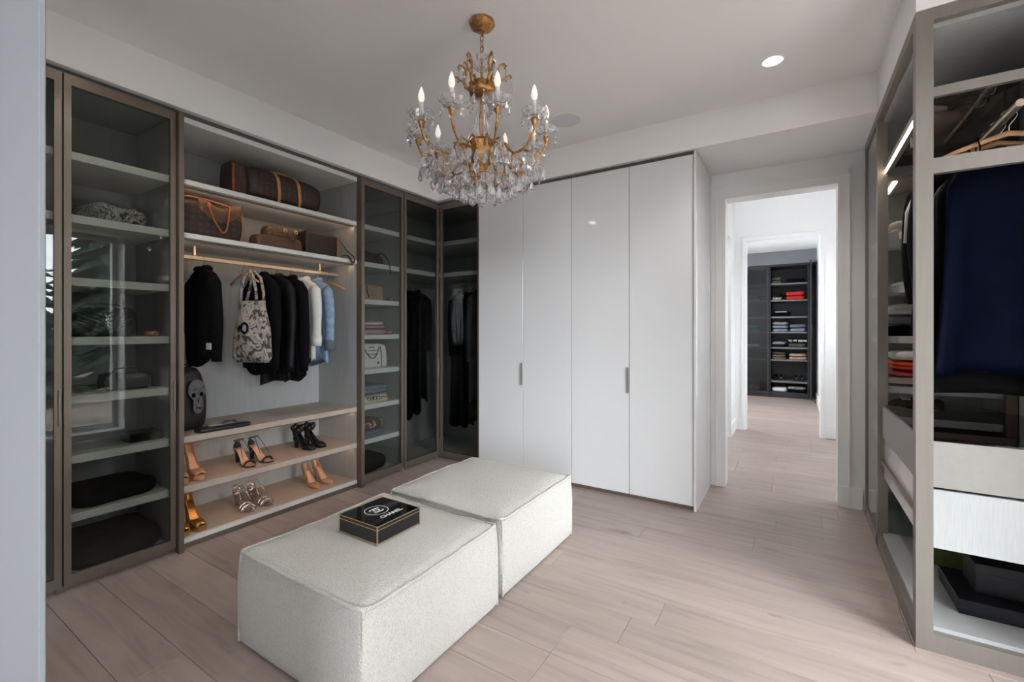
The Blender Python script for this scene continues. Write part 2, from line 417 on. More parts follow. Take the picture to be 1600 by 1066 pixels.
# back wall with the doorway to the hall
DX0, DX1, DZ = -.478, .274, 2.315
struct('wall_back', MB().box(-3.6, 3.95, 0, DX0, 4.08, H).box(DX1, 3.95, 0, 1.0, 4.08, H).box(DX0, 3.95, DZ, DX1, 4.08, H), 'wall')
def casing(name, x0, x1, z, yf, sgn, wd=.055):
    m = MB()
    for a, b in ((x0-wd, x0), (x1, x1+wd)): m.box(a, yf, 0, b, yf+sgn*.016, z+wd)
    m.box(x0, yf, z, x1, yf+sgn*.016, z+wd)
    m.box(x0-wd-.004, yf, 0, x0-wd+.006, yf+sgn*.024, z+wd+.004).box(x1+wd-.006, yf, 0, x1+wd+.004, yf+sgn*.024, z+wd+.004).box(x0-wd-.004, yf, z+wd-.006, x1+wd+.004, yf+sgn*.024, z+wd+.004)
    return struct(name, m, 'trim')
cs = casing('trim_3', DX0, DX1, DZ, 3.95, -1)
# jamb lining
MB().box(DX0, 3.935, 0, DX0+.012, 4.095, DZ).box(DX1-.012, 3.935, 0, DX1, 4.095, DZ).box(DX0, 3.935, DZ-.012, DX1, 4.095, DZ).build('jamb_lining', 'trim', cs)
# stepped wide casing beyond the inner bead
m = MB().box(DX0-.105, 3.944, 0, DX0-.055, 3.95, DZ+.11).box(DX1+.055, 3.944, .152, DX1+.07, 3.95, DZ+.11).box(DX0-.055, 3.944, DZ+.058, DX1+.055, 3.95, DZ+.11)
m.build('back_band', 'trim', cs)
struct('baseboard_back', B(DX1+.0, 3.930, 0, .404, 3.95, .15), 'trim', bevel=.002)
# hall
struct('wall_hall_left', MB().box(-.76, 4.08, 0, -.64, 5.15, 2.95).box(-.76, 5.80, 0, -.64, 6.35, 2.95).box(-.76, 5.15, 2.33, -.64, 5.80, 2.95), 'wall')
d1 = struct('door_1', B(-.75, 5.15, 0, -.71, 5.80, 2.33), mat('grey_hall_door', (.42, .43, .44), .5))
MB().cyl((-.71, 5.22, 1.0), (-.665, 5.22, 1.0), .01).cyl((-.672, 5.22, 1.0), (-.672, 5.33, 1.0), .008).build('door_handle', 'chrome', d1)
struct('trim_4', MB().box(-.64, 5.09, 0, -.625, 5.15, 2.39).box(-.64, 5.80, 0, -.625, 5.86, 2.39).box(-.64, 5.15, 2.33, -.625, 5.80, 2.39), 'trim')
struct('baseboard_hall_left', MB().box(-.64, 5.86, 0, -.622, 6.35, .14).box(-.64, 4.08, 0, -.622, 5.09, .14), 'trim')
struct('wall_hall_right', MB().box(1.0, 4.08, 0, 1.12, 4.9, 2.95).box(1.0, 5.5, 0, 1.12, 6.35, 2.95).box(1.0, 4.9, 0, 1.12, 5.5, 1.2).box(1.0, 4.9, 2.2, 1.12, 5.5, 2.95), 'wall')
w3 = struct('added_window_3', MB().box(1.04, 4.9, 1.2, 1.08, 4.94, 2.2).box(1.04, 5.46, 1.2, 1.08, 5.5, 2.2).box(1.04, 4.9, 1.2, 1.08, 5.5, 1.24).box(1.04, 4.9, 2.16, 1.08, 5.5, 2.2), 'frame')  # unseen window added to bring light into the hall
B(1.055, 4.94, 1.24, 1.065, 5.46, 2.16).build('window_pane', 'glass_clear', w3)
portal((1.13, 5.2, 1.7), (0, PI/2, 0), 1.0, .6)
struct('ceiling_hall', B(-.8, 4.08, 2.95, 1.12, 6.35, 3.05), 'ceil')
FX0, FX1, FZ = -.510, .257, 2.375
struct('wall_hall_back', MB().box(-.76, 6.35, 0, FX0, 6.47, 2.95).box(FX1, 6.35, 0, 1.12, 6.47, 2.95).box(FX0, 6.35, FZ, FX1, 6.47, 2.95), 'wall')
c2 = casing('trim_5', FX0, FX1, FZ, 6.35, -1, .05)
struct('baseboard_hall_back', MB().box(FX1+.05, 6.332, 0, 1.0, 6.35, .14).box(-.622, 6.332, 0, FX0-.05, 6.35, .14), 'trim')
# far dressing room
struct('wall_far_left', MB().box(-2.02, 6.47, 0, -1.9, 7.3, H).box(-2.02, 8.3, 0, -1.9, 10.4, H).box(-2.02, 7.3, 0, -1.9, 8.3, 1.0).box(-2.02, 7.3, 2.1, -1.9, 8.3, H), 'wall')
struct('wall_far_front', B(-1.9, 6.35, 0, -.76, 6.47, H), 'wall')
w4 = struct('added_window_4', MB().box(-1.98, 7.3, 1.0, -1.94, 7.35, 2.1).box(-1.98, 8.25, 1.0, -1.94, 8.3, 2.1).box(-1.98, 7.35, 1.0, -1.94, 8.25, 1.05).box(-1.98, 7.35, 2.05, -1.94, 8.25, 2.1), 'frame')  # added off-view window that lights the far room
B(-1.965, 7.35, 1.05, -1.955, 8.25, 2.05).build('window_pane', 'glass_clear', w4)
portal((-2.03, 7.8, 1.55), (0, -PI/2, 0), 1.1, 1.0)
struct('wall_far_right', B(.345, 6.47, 0, .46, 10.4, H), 'wall')
struct('baseboard_far_right', B(.327, 6.47, 0, .345, 9.70, .14), 'trim')
struct('wall_far_back', B(-2.0, 10.32, 0, .4, 10.42, H), 'greywall')
struct('ceiling_far_bulkhead', B(-1.9, 9.74, 2.49, .345, 10.32, 2.735), 'greywall')
struct('ceiling_far', B(-2.05, 6.47, 2.735, .46, 10.42, 2.85), 'ceil')
# outdoors
struct('ground_outside', MB().box(1.2, -30, -.5, 40, 40, -.2).box(-40, -40, -.5, 40, -3.3, -.2), 'ground')
def tree(x, y, h, label):
    t = thing('evergreen_tree', label, 'tree', (x, y, -.2), rng.uniform(0, 6), 'trees outside the window')
    MB().tube([(0,0,0), (.04,.02,h*.5), (0,.05,h)], [.16, .1, .02], 7).build('trunk', 'bark', t, smooth=True)
    m = MB()
    for k in range(150):
        z = h*(.04+.94*k/150); a = k*2.4; L = (1-k/156)*h*.25+.25
        p1 = (math.cos(a)*L*.5, math.sin(a)*L*.5, z+.05*L); p2 = (math.cos(a)*L, math.sin(a)*L, z-.18*L)
        m.tube([(0,0,z), p1, p2], [.05+.05*L, .12+.12*L, .02], 5, flat=.6, up=(0,0,1))
    m.build('branches', 'needles', t)
for k, (x, y, h) in enumerate(((6.6, 1.9, 4.6), (7.4, 4.6, 5.6), (9.0, 7.8, 6.5), (10.4, 1.4, 6.5), (12.0, 5.2, 8.0), (15.0, 10.5, 9))):
    tree(x, y, h, 'dark evergreen tree standing outside the tall window')
# ------------------------------------------------------------------ cabinets (local frame: x = width, y = depth to the back, front at y = 0)
TH = .018
def frame_door(parent, x0, x1, z0, z1, yf, handle=None, mt='bronze', glass='glass', st=.026, rail=.05, thk=.022):
    m = MB().box(x0, yf, z0, x0+st, yf+thk, z1).box(x1-st, yf, z0, x1, yf+thk, z1).box(x0+st, yf, z0, x1-st, yf+thk, z0+rail).box(x0+st, yf, z1-rail, x1-st, yf+thk, z1)
    d = m.build('door', mt, parent)
    B(x0+st, yf+.008, z0+rail, x1-st, yf+.013, z1-rail).build('glass_pane', glass, d)
    if handle: 
        hx = x0+.004 if handle < 0 else x1-.014
        B(hx, yf-.012, .80, hx+.010, yf, .97).build('handle', 'bronze2', d, bevel=.002)
    return d
def carcass(name, label, W, D, loc, rz, shelves=(), door=0, shelf_mt='shelf', side_mt='inner', side_front='bronze', n_doors=1, group=None, topz=2.478, plinth=True):
    t = thing(name, label, 'cabinet', loc, rz, group)
    for a in (0, W-TH):
        B(a, .025, .0, a+TH, D, topz).build('side_panel', side_mt, t)
        B(a, .0 if door == 0 else .024, 0, a+TH, .025, topz).build('edge_profile', side_front, t)
    B(TH, D-.012, .03, W-TH, D, topz).build('back_panel', side_mt, t)
    B(TH, .025, topz-.02, W-TH, D-.012, topz).build('top_panel', side_mt, t)
    B(0, .035, topz+.003, W, .06, HB-.001).build('top_filler', 'dark', t)
    B(TH, .030, .028, W-TH, D-.012, .052).build('base_panel', 'shelf', t)
    B(TH, .035, .0, W-TH, .05, .028).build('plinth', 'bronze', t)
    for z in shelves:
        B(TH+.001, .035, z-.040, W-TH-.001, D-.014, z).build('shelf', shelf_mt, t, bevel=.0015)
    return t
LX = -2.935       # front of the left run
SH = (.357, .641, .932, 1.219, 1.510, 1.817, 2.123)
D = .535
RZ = PI/2
u0 = carcass('glass_display_cabinet', 'bronze framed glass cabinet with white garment, beside the door jamb', .47, D, (LX, .192, 0), RZ, (1.817, 2.123), 1)
frame_door(u0, .003, .467, .03, 2.478, 0, 1)
u1 = carcass('glass_display_cabinet', 'bronze framed glass door cabinet holding black quilted bag and folded dark clothes', .464, D, (LX, .662, 0), RZ, SH, 1)
frame_door(u1, .004, .460, .03, 2.478, 0, 1)
u3 = carcass('glass_display_cabinet', 'narrow glass door cabinet with handbags and folded knitwear on shelves', .462, D, (LX, 2.396, 0), RZ, SH, 1)
frame_door(u3, .004, .458, .03, 2.478, 0)
# the open centre unit
W2 = 1.27
u2 = thing('open_wardrobe_unit', 'open wardrobe unit with hanging rail, designer bags and rows of shoes', 'wardrobe', (LX, 1.126, 0), RZ)
for a in (0, W2-.024):
    B(a, .03, 0, a+.024, D, 2.478).build('side_panel', 'inner', u2)
    B(a, -.03, 0, a+.024, .03, 2.478).build('edge_profile', 'bronze', u2)
B(.024, D-.012, .03, W2-.024, D, 2.478).build('back_panel', 'inner', u2)
B(.024, .025, 2.446, W2-.024, D-.012, 2.478).build('top_panel', 'shelf', u2)
B(0, .035, 2.481, W2, .06, HB-.001).build('top_filler', 'dark', u2)
B(.024, .02, .0, W2-.024, .05, .030).build('plinth', 'bronze', u2)
for z, mt in ((2.123, 'shelf'), (1.815, 'shelf')):
    s_ = B(.025, .025, z-.030, W2-.025, D-.014, z).build('shelf', mt, u2, bevel=.0015)
    B(.03, .060, z-.042, W2-.03, .068, z-.0305).build('led_profile', 'bronze', s_)
    B(.03, .0685, z-.041, W2-.03, .071, z-.033).build('led_strip', 'led', s_)
for z in (.640, .352):
    s_ = B(.025, .025, z-.036, W2-.025, D-.014, z).build('shelf', 'taupe', u2, bevel=.0015)
    B(.03, .060, z-.048, W2-.03, .068, z-.0365).build('led_profile', 'bronze', s_)
    B(.03, .0685, z-.047, W2-.03, .071, z-.039).build('led_strip', 'led', s_)
s_ = B(.025, .045, .030, W2-.025, D-.014, .054).build('shelf', 'taupe', u2)
B(.025, .022, .030, W2-.025, .045, .055).build('shelf_lip', 'shelf', s_)
rod = MB().box(.024, .254, 1.696, W2-.024, .276, 1.724).build('hanging_rail', 'rod', u2, bevel=.004)
for a in (.19, W2-.20): B(a, .259, 1.724, a+.012, .271, 1.785).build('rail_bracket', 'rod', u2)

# corner unit: two glass doors meeting at a right angle, one L-shaped interior
cu = thing('corner_glass_cabinet', 'corner cabinet with two smoked glass doors and dark garments on rails', 'cabinet', (0, 0, 0))
CX0, CX1, CY0, CY1 = LX-D, -2.445, 2.860, 3.94
FY = 3.325
MB().box(CX0, CY0, 0, LX-.025, CY0+TH, 2.478).build('side_panel', 'inner', cu)
MB().box(CX1-TH, FY+.03, 0, CX1, CY1, 2.478).build('side_panel', 'inner', cu)
B(CX0, CY0+TH, 0, CX0+.012, CY1, 2.478).build('back_panel', 'inner', cu)
B(CX0+.012, CY1-.012, 0, CX1-TH, CY1, 2.478).build('back_panel', 'inner', cu)
def lshape(z0, z1, inset=0):
    return MB().box(CX0+.013, CY0+TH+.001, z0, LX-.03-inset, CY1-.013, z1).box(LX-.03-inset, FY+.03+inset, z0, CX1-TH-.001, CY1-.013, z1)
lshape(2.458, 2.478).build('top_panel', 'inner', cu)
lshape(.03, .052).build('base_panel', 'shelf', cu)
for z in (1.817, 2.123): lshape(z-.04, z, .008).build('shelf', 'shelf', cu)
MB().box(LX-.06, CY0, 2.481, LX-.035, FY, HB-.001).box(LX-.06, FY+.035, 2.481, CX1, FY+.06, HB-.001).build('top_filler', 'dark', cu)
MB().box(LX-.05, CY0, 0, LX-.035, FY+.03, .03).box(LX-.05, FY+.03, 0, CX1, FY+.045, .03).build('plinth', 'bronze', cu)
def wdoor(parent, a, b, axis, f, handle=None):
    """door in world axes: axis 'y' runs along y with its face at x = f, axis 'x' along x with its face at y = f"""
    P = (lambda u0, v0, z0, u1, v1, z1: B(f-v0, u0, z0, f-v1, u1, z1)) if axis == 'y' else (lambda u0, v0, z0, u1, v1, z1: B(u0, f+v0, z0, u1, f+v1, z1))
    m = MB()
    for (p, q, z0, z1) in ((a, a+.026, .03, 2.478), (b-.026, b, .03, 2.478), (a+.026, b-.026, .03, .08), (a+.026, b-.026, 2.428, 2.478)):
        k = P(p, 0, z0, q, .022, z1); m.add(k.v, k.f)
    d = m.build('door', 'bronze', parent)
    P(a+.026, .008, .08, b-.026, .013, 2.428).build('glass_pane', 'glass_corner', d)
    if handle: P(handle-.005, -.01, .80, handle+.005, 0, .97).build('handle', 'bronze2', d)
    return d
M['glass_corner'] = pane_mat('smoked_corner_glass', (.68, .695, .68), .022)
wdoor(cu, CY0+.004, FY-.004, 'y', LX, FY-.016)
wdoor(cu, LX+.012, CX1-.004, 'x', FY)
MB().cyl((-3.2, CY0+TH, 1.70), (-3.2, 3.58, 1.70), .012).build('hanging_rail', 'rod', cu)
MB().cyl((-3.15, 3.63, 1.70), (CX1-TH, 3.63, 1.70), .012).build('hanging_rail', 'rod', cu)

# white lacquer wardrobes
def white_wardrobe(x0, x1, xm, label, hx):
    t = thing('lacquered_wardrobe', label, 'wardrobe', (x0, 3.30, 0), 0)
    W = x1-x0
    B(0, .022, .02, W, .64, 2.478).build('body', 'dark', t)  # body coloured dark so the gaps between doors carry painted shade
    for a, b in ((0, xm-x0), (xm-x0, W)):
        d = B(a+.0022, 0, .030, b-.0022, .0215, 2.476).build('door', 'lacq', t, bevel=.0012)
        if abs(b-(hx-x0)) < .01:
            B(b-.014, -.016, .785, b-.002, 0, .975).build('handle', 'bronze2', d, bevel=.002)
    B(0, .012, .0, W, .03, .028).build('plinth', 'bronze', t)
    B(0, .02, 2.478, W, .05, HB-.001).build('top_filler', 'dark', t)
    return t
white_wardrobe(-2.44, -1.514, -1.969, 'glossy white two-door wardrobe beside the corner glass cabinet', -1.969)
ww = white_wardrobe(-1.514, -.588, -1.044, 'glossy white two-door wardrobe at the end beside the hall doorway', -1.044)
B(.927, -.014, 0, .943, .645, 2.492).build('end_panel', 'lacq', ww, bevel=.001)

# ------------------------------------------------------------------ right hand open wardrobe
M['base_white'] = mat('pale_grey_base_board', (.42, .43, .43), .5)
rc = thing('open_framed_wardrobe', 'champagne framed open wardrobe with evening dresses, drawers and folded shirts', 'wardrobe', (0, 0, 0))
RX, RY0, RY1, RYE = .406, 2.346, 3.310, 3.845
RB = .985
def rp(name, mt, *a, **k): return B(*a).build(name, mt, rc, **k)
rp('corner_post', 'bronze2', RX, RY0, 0, RX+.052, RY0+.05, HB-.001)
rp('post', 'bronze2', RX, RY1-.0, 0, RX+.048, RY1+.045, HB-.03)
rp('post', 'bronze2', RX, RYE-.02, 0, RX+.03, RYE, HB-.03)
rp('rear_post', 'bronze', .925, RY1, .09, .965, RY1+.04, 2.45)
rp('top_rail', 'bronze2', RX+.052, RY0, 2.458, RB, RY0+.03, HB-.001)
rp('top_rail', 'bronze2', RX, RY0+.05, 2.46, RX+.03, RYE, HB-.001)
rp('top_panel', 'inner', RX+.03, RY0+.03, 2.44, RB, RYE, 2.46)
rp('back_panel', 'inner', RB-.015, RY0+.03, .09, RB, RYE, 2.44)
rp('end_panel', 'inner', RX+.03, RYE-.02, .09, RB-.015, RYE, 2.44)
rp('base_rail', 'bronze2', RX+.052, RY0, 0, RB, RY0+.03, .072)
rp('base_rail', 'bronze2', RX, RY0+.05, 0, RX+.025, RYE, .072)
rp('base_panel', 'base_white', RX+.025, RY0+.03, .06, RB-.015, RYE-.02, .088)
# high shelf of dark mirror glass with pale front edges, LED on its long edge
ts = rp('glass_shelf', 'bronzeglass', RX+.06, RY0+.052, 2.178, RB-.016, RY1, 2.20)
B(RX+.052, RY0+.032, 2.172, RB-.016, RY0+.052, 2.210).build('shelf_edge', 'bronze2', ts)
B(RX+.038, RY0+.052, 2.150, RX+.06, RY1, 2.212).build('shelf_edge', 'bronze2', ts)
B(RX+.034, RY0+.06, 2.150, RX+.038, RY1-.004, 2.172).build('led_strip', 'led_r', ts)
rp('cross_rail', 'bronze2', RX+.052, RY0, 1.861, RB, RY0+.028, 1.921)
rp('cross_rail', 'bronze2', RX+.052, RY0+.4, 2.10, RX+.07, RY0+.41, 2.15)
m = MB().cyl((.70, RY0+.03, 2.085), (.70, RY1, 2.085), .014); m.build('hanging_rail', 'rod', rc, smooth=True, angle=.6)
# shelves of the far bay
for z in (.357, .641, .932, 1.219, 1.510, 1.817):
    s_ = rp('shelf', 'shelf', RX+.032, RY1+.045, z-.04, RB-.016, RYE-.021, z)
sB = rp('shelf', 'bronze', RX+.048, RY1-.01, .952, .96, RY1+.33, .985)
rp('shelf', 'bronze2', RX+.048, RY1-.01, 2.10, .96, RY1+.30, 2.123)
B(RX+.07, RY1+.012, 2.094, RX+.09, RY1+.28, 2.0995).build('led_strip', 'led_r', rc)
rp('glass_pane', 'glass', RX+.008, RY1+.046, .075, RX+.013, RYE-.021, 2.46)
rp('glass_partition', 'glass', RX+.049, RY1+.018, .09, .924, RY1+.023, .60)
# drawers
d = rp('drawer', 'drawer', RX+.020, RY0+.055, .640, RX+.040, RY1-.004, .818)
B(RX+.04, RY0+.012, .640, .93, RY0+.030, .818).build('drawer_side', 'drawer', d)
B(RX+.04, RY1-.03, .640, .93, RY1-.012, .818).build('drawer_side', 'drawer', d)
B(RX+.04, RY0+.030, .640, .93, RY1-.03, .655).build('drawer_bottom', 'blackleather', d)
B(RX+.03, RY0+.020, .8185, .96, RY1-.012, .825).build('glass_top', 'glass_dark', d)
B(RX+.045, RY0+.03, .655, .92, RY1-.03, .672).build('jewellery_tray', 'blackleather', d)
d = rp('drawer', 'glass_mirror' if 'glass_mirror' in M else 'lacq', RX+.030, RY0+.055, .405, RX+.044, RY1-.004, .625)
B(RX+.044, RY0+.012, .403, .96, RY0+.030, .630).build('drawer_side', 'linen', d)
B(RX+.044, RY0+.030, .405, .93, RY1-.03, .415).build('drawer_bottom', 'linen', d)
B(RX+.016, RY0+.055, .490, RX+.030, RY1-.004, .510).build('bar_handle', 'bronze', d)

# ------------------------------------------------------------------ ottomans
def rsq(hx, hy, r, z, n=8, wob=None, sub=6):
    """rounded rectangle ring; the point count depends only on n and sub"""
    r = max(.0005, min(r, hx*.98, hy*.98))
    cs_ = [[(cx+r*math.cos(a0+PI/2*i/n), cy+r*math.sin(a0+PI/2*i/n), z) for i in range(n+1)]
           for cx, cy, a0 in ((hx-r, hy-r, 0), (-hx+r, hy-r, PI/2), (-hx+r, -hy+r, PI), (hx-r, -hy+r, 1.5*PI))]
    out = []
    for i in range(4):
        out += cs_[i]; p, q = cs_[i][-1], cs_[(i+1) % 4][0]
        out += [tuple(lerp(p[t], q[t], j/sub) for t in range(3)) for j in range(1, sub)]
    if wob: out = [wob(p) for p in out]
    return out
def ottoman(x0, x1, y0, y1, label, seed):
    hx, hy = (x1-x0)/2, (y1-y0)/2
    t = thing('ottoman', label, 'ottoman', ((x0+x1)/2, (y0+y1)/2, 0), 0, 'square boucle ottomans')
    ZT = .364
    def w(p):
        a = math.sin(p[0]*9+seed)*math.sin(p[1]*8+seed*2)
        pin = max(0, abs(p[0])/hx-.80)*max(0, abs(p[1])/hy-.80)*25
        return (p[0]*(1+.004*a), p[1]*(1+.004*a), p[2]+((.004*a+.006*pin) if p[2] > .3 else 0))
    rs = []
    for z, ins in ((.006, .010), (.02, .002), (.12, -.003), (.22, -.005), (.32, .004), (.355, .010), (ZT, .015)):
        rs.append(rsq(hx-ins, hy-ins, .022, z, 5, w, 18))
    base = rs[-1]
    for k, (sc, dz) in enumerate(((.985, .003), (.95, .010), (.88, .017), (.75, .023), (.55, .027), (.3, .029), (.08, .0295))):
        rs.append([(p[0]*sc, p[1]*sc, lerp(p[2], ZT, min(1, k/3))+dz) for p in base])
    MB().rings(rs).build('body', 'boucle', t, smooth=True)
    edge = rsq(hx-.009, hy-.009, .022, ZT-.001, 5, w, 18)
    MB().tube([(p[0], p[1], p[2]+.0015*math.sin(40*p[0]+33*p[1])) for p in edge], .0078, 7, closed=True).build('piping', 'boucle', t, smooth=True)
    for sx in (-1, 1):
        for sy in (-1, 1):
            MB().tube([w((sx*(hx-.006-.007*max(0, k/8-.7)/.3), sy*(hy-.006-.007*max(0, k/8-.7)/.3), .01+(ZT-.012)*k/8)) for k in range(9)], .0065, 6).build('corner_seam', 'boucle', t, smooth=True)
    return t
ottoman(-1.884, -1.134, .930, 1.685, 'ivory boucle square ottoman with black box on top', 1.0)
ottoman(-1.908, -1.145, 1.740, 2.512, 'ivory boucle square ottoman with bare top nearest the white wardrobes', 2.3)

# black glass box
bx = thing('keepsake_box', 'black glass keepsake box with gold edges and white round emblem on ottoman', 'box', (-1.517, 1.337, .3930))
hs_ = .117
B(-hs_, -hs_, .008, hs_, hs_, .062).build('body', 'blackglass', bx, bevel=.001)
lid = B(-hs_, -hs_, .0635, hs_, hs_, .076).build('lid', 'blackglass', bx, bevel=.001)
m = MB()
for z in (.0085, .0625, .0765):
    e = hs_+.0012
    for p, q in (((-e,-e), (e,-e)), ((e,-e), (e,e)), ((e,e), (-e,e)), ((-e,e), (-e,-e))): m.tube([(p[0],p[1],z), (q[0],q[1],z)], .0022, 6)
for sx in (-1, 1):
    for sy in (-1, 1): m.tube([(sx*(hs_+.001), sy*(hs_+.001), .002), (sx*(hs_+.001), sy*(hs_+.001), .0765)], .0028, 6)
m.build('gold_edging', 'goldtrim', bx)
for sx in (-1, 1):
    for sy in (-1, 1): MB().sphere((sx*hs_, sy*hs_, .004), .005, 5).build('foot', 'goldtrim', bx)
# emblem: ring and two interlocked letter Cs, name below, read facing +x
em = link('emblem', None, bx)
bpy.data.objects.remove(em)
m = MB()
def flat_arc(m, cx, cy, r0, r1, a0, a1, z, n=24, sx=1.0):
    k = len(m.v)
    for i in range(n+1):
        a = a0+(a1-a0)*i/n
        for r in (r0, r1): m.v.append((cx+sx*r*math.cos(a), cy+r*math.sin(a), z))
    for i in range(n): m.f.append((k+2*i, k+2*i+1, k+2*i+3, k+2*i+2))
flat_arc(m, 0, 0, .0475, .051, 0, 2*PI, .0774, 40)
flat_arc(m, .010, 0, .017, .0245, .75, 2*PI-.75, .0774)
flat_arc(m, -.010, 0, .017, .0245, PI+.75, 3*PI-.75, .0775)
m.v = [(-(y_)-.018, x_-.005, z_) for x_, y_, z_ in m.v]
m.build('emblem', 'paint_w', lid)
lettering('CHANEL', .030, 'paint_w', lid, (.058, .010, .0772), (0, 0, PI/2), bold=.0006)

# ------------------------------------------------------------------ ceiling fixtures
def downlight(x, y, z, label, power=14):
    t = thing('recessed_downlight', label, 'light', (x, y, z), 0)
    MB().lathe([(.036, -.0005), (.050, -.002), (.058, -.005), (.060, -.001), (.060, 0)], 28).build('trim_ring', 'trim', t, smooth=True)
    MB().lathe([(.0, -.0056), (.032, -.0056), (.034, -.004)], 24, cap=False).build('lens', 'downlight', t)
    l = bpy.data.lights.new('downlight_lamp', 'SPOT'); l.energy = power; l.spot_size = 2.2; l.spot_blend = .7; l.color = (1, .95, .88); l.shadow_soft_size = .03
    o = link('downlight_lamp', l, t); o.location = (0, 0, -.02)
downlight(-.10, 2.86, H, 'round recessed downlight glowing in the ceiling near the hall doorway', 10)
downlight(-.10, .95, H, 'added unseen recessed downlight in the ceiling by the tall window', 10)  # unseen lamp added for extra room light
downlight(-2.35, .80, H, 'added unseen recessed downlight in the ceiling by the glass cabinets', 10)  # another added lamp, out of view, for the cabinet side
downlight(.05, 5.2, 2.95, 'added unseen recessed downlight in the hall ceiling', 14)  # added lamp, not in view, brightens the hall
downlight(-.12, 8.0, 2.735, 'round recessed downlight in the far dressing room ceiling', 9)
downlight(-1.1, 8.4, 2.735, 'added unseen recessed downlight near the added far room window', 9)  # extra unseen lamp added to light the far room
sp = thing('ceiling_speaker', 'flush round grey speaker grille in the white ceiling', 'speaker', (-1.368, 2.885, H))
MB().lathe([(.0, -.004), (.100, -.004), (.104, -.003)], 40, cap=False).build('grille', 'speaker', sp)
MB().lathe([(.104, -.001), (.105, -.005), (.112, -.004), (.113, 0)], 40, cap=False).build('rim', 'trim', sp, smooth=True)
vt = thing('air_vent', 'white slatted air vent in the far room ceiling', 'vent', (-.55, 8.35, 2.735))
B(-.16, -.10, -.006, .16, .10, 0).build('vent_frame', 'trim', vt)
for k in range(6): B(-.14, -.08+k*.03, -.012, .14, -.068+k*.03, -.006).build('slat', 'trim', vt)

# ------------------------------------------------------------------ chandelier
ch = thing('crystal_chandelier', 'antique brass chandelier with ten candle bulbs and cut crystal drops', 'chandelier', (-1.276, 1.753, H))
Z = lambda z: z-H
MB().lathe([(.0, Z(2.692)), (.012, Z(2.694)), (.018, Z(2.702)), (.040, Z(2.708)), (.056, Z(2.718)), (.062, Z(2.730)), (.060, Z(2.74))], 32, lobes=8, amp=.02).build('canopy', 'gold', ch, smooth=True)
for k in range(5):
    zc = Z(2.688-.026*k); pts = []
    for i in range(14):
        a = 2*PI*i/14; u = .0085*math.cos(a); v = .018*math.sin(a)
        pts.append((u if k % 2 else 0, 0 if k % 2 else u, zc+v))
    MB().tube(pts, .0026, 6, closed=True).build('chain_link', 'gold', ch, smooth=True)
MB().lathe([(.002, Z(2.565)), (.012, Z(2.56)), (.006, Z(2.548)), (.008, Z(2.46)), (.006, Z(2.12)), (.004, Z(2.05))], 10).build('stem', 'gold', ch, smooth=True)
# crown dish and top crystals
MB().lathe([(.010, Z(2.50)), (.025, Z(2.508)), (.045, Z(2.528)), (.062, Z(2.552)), (.064, Z(2.553)), (.048, Z(2.532)), (.028, Z(2.512)), (.012, Z(2.505))], 30, lobes=10, amp=.06, cap=False).build('crown_dish', 'crystal', ch)
MB().lathe([(.050, Z(2.388)), (.062, Z(2.392)), (.066, Z(2.408)), (.060, Z(2.425)), (.064, Z(2.436)), (.056, Z(2.438)), (.052, Z(2.42)), (.050, Z(2.40))], 30, lobes=6, amp=.05, cap=False).build('crown_ring', 'gold', ch, smooth=True)
MB().lathe([(.052, Z(2.392)), (.030, Z(2.378)), (.010, Z(2.372)), (.008, Z(2.39))], 24, cap=False).build('crown_bowl', 'gold', ch, smooth=True)
crown_tips = []
for k in range(6):
    a = PI/6+k*PI/3; c_, s_ = math.cos(a), math.sin(a)
    P = [(.058, 2.415), (.078, 2.428), (.088, 2.452), (.080, 2.482), (.078, 2.510), (.092, 2.532), (.108, 2.536), (.116, 2.526), (.112, 2.516), (.104, 2.520)]
    MB().tube([(r*c_, r*s_, Z(z)) for r, z in P], [.008, .009, .008, .0065, .006, .006, .006, .0055, .0045, .003], 7).build('crown_scroll', 'gold', ch, smooth=True)
    crown_tips.append((.114*c_, .114*s_, 2.520))
    P = [(.084, 2.455), (.108, 2.462), (.122, 2.478), (.136, 2.480), (.142, 2.470), (.136, 2.462)]
    MB().tube([(r*c_, r*s_, Z(z)) for r, z in P], [.006, .0055, .005, .005, .004, .003], 7).build('crown_scroll', 'gold', ch, smooth=True)
    crown_tips.append((.142*c_, .142*s_, 2.465))
# glass baluster column
MB().lathe([(.012, Z(2.372)), (.020, Z(2.355)), (.016, Z(2.335)), (.024, Z(2.31)), (.034, Z(2.27)), (.044, Z(2.235)), (.046, Z(2.21)), (.036, Z(2.185)), (.018, Z(2.175)), (.022, Z(2.162)), (.012, Z(2.15))], 24, lobes=12, amp=.035).build('glass_column', 'crystal', ch, smooth=True, angle=.5)
# brass bowl
MB().lathe([(.030, Z(2.158)), (.058, Z(2.165)), (.068, Z(2.15)), (.060, Z(2.135)), (.066, Z(2.11)), (.062, Z(2.085)), (.046, Z(2.06)), (.030, Z(2.04)), (.022, Z(2.02)), (.012, Z(2.0)), (.006, Z(1.985))], 30, lobes=10, amp=.035).build('bowl', 'gold', ch, smooth=True)
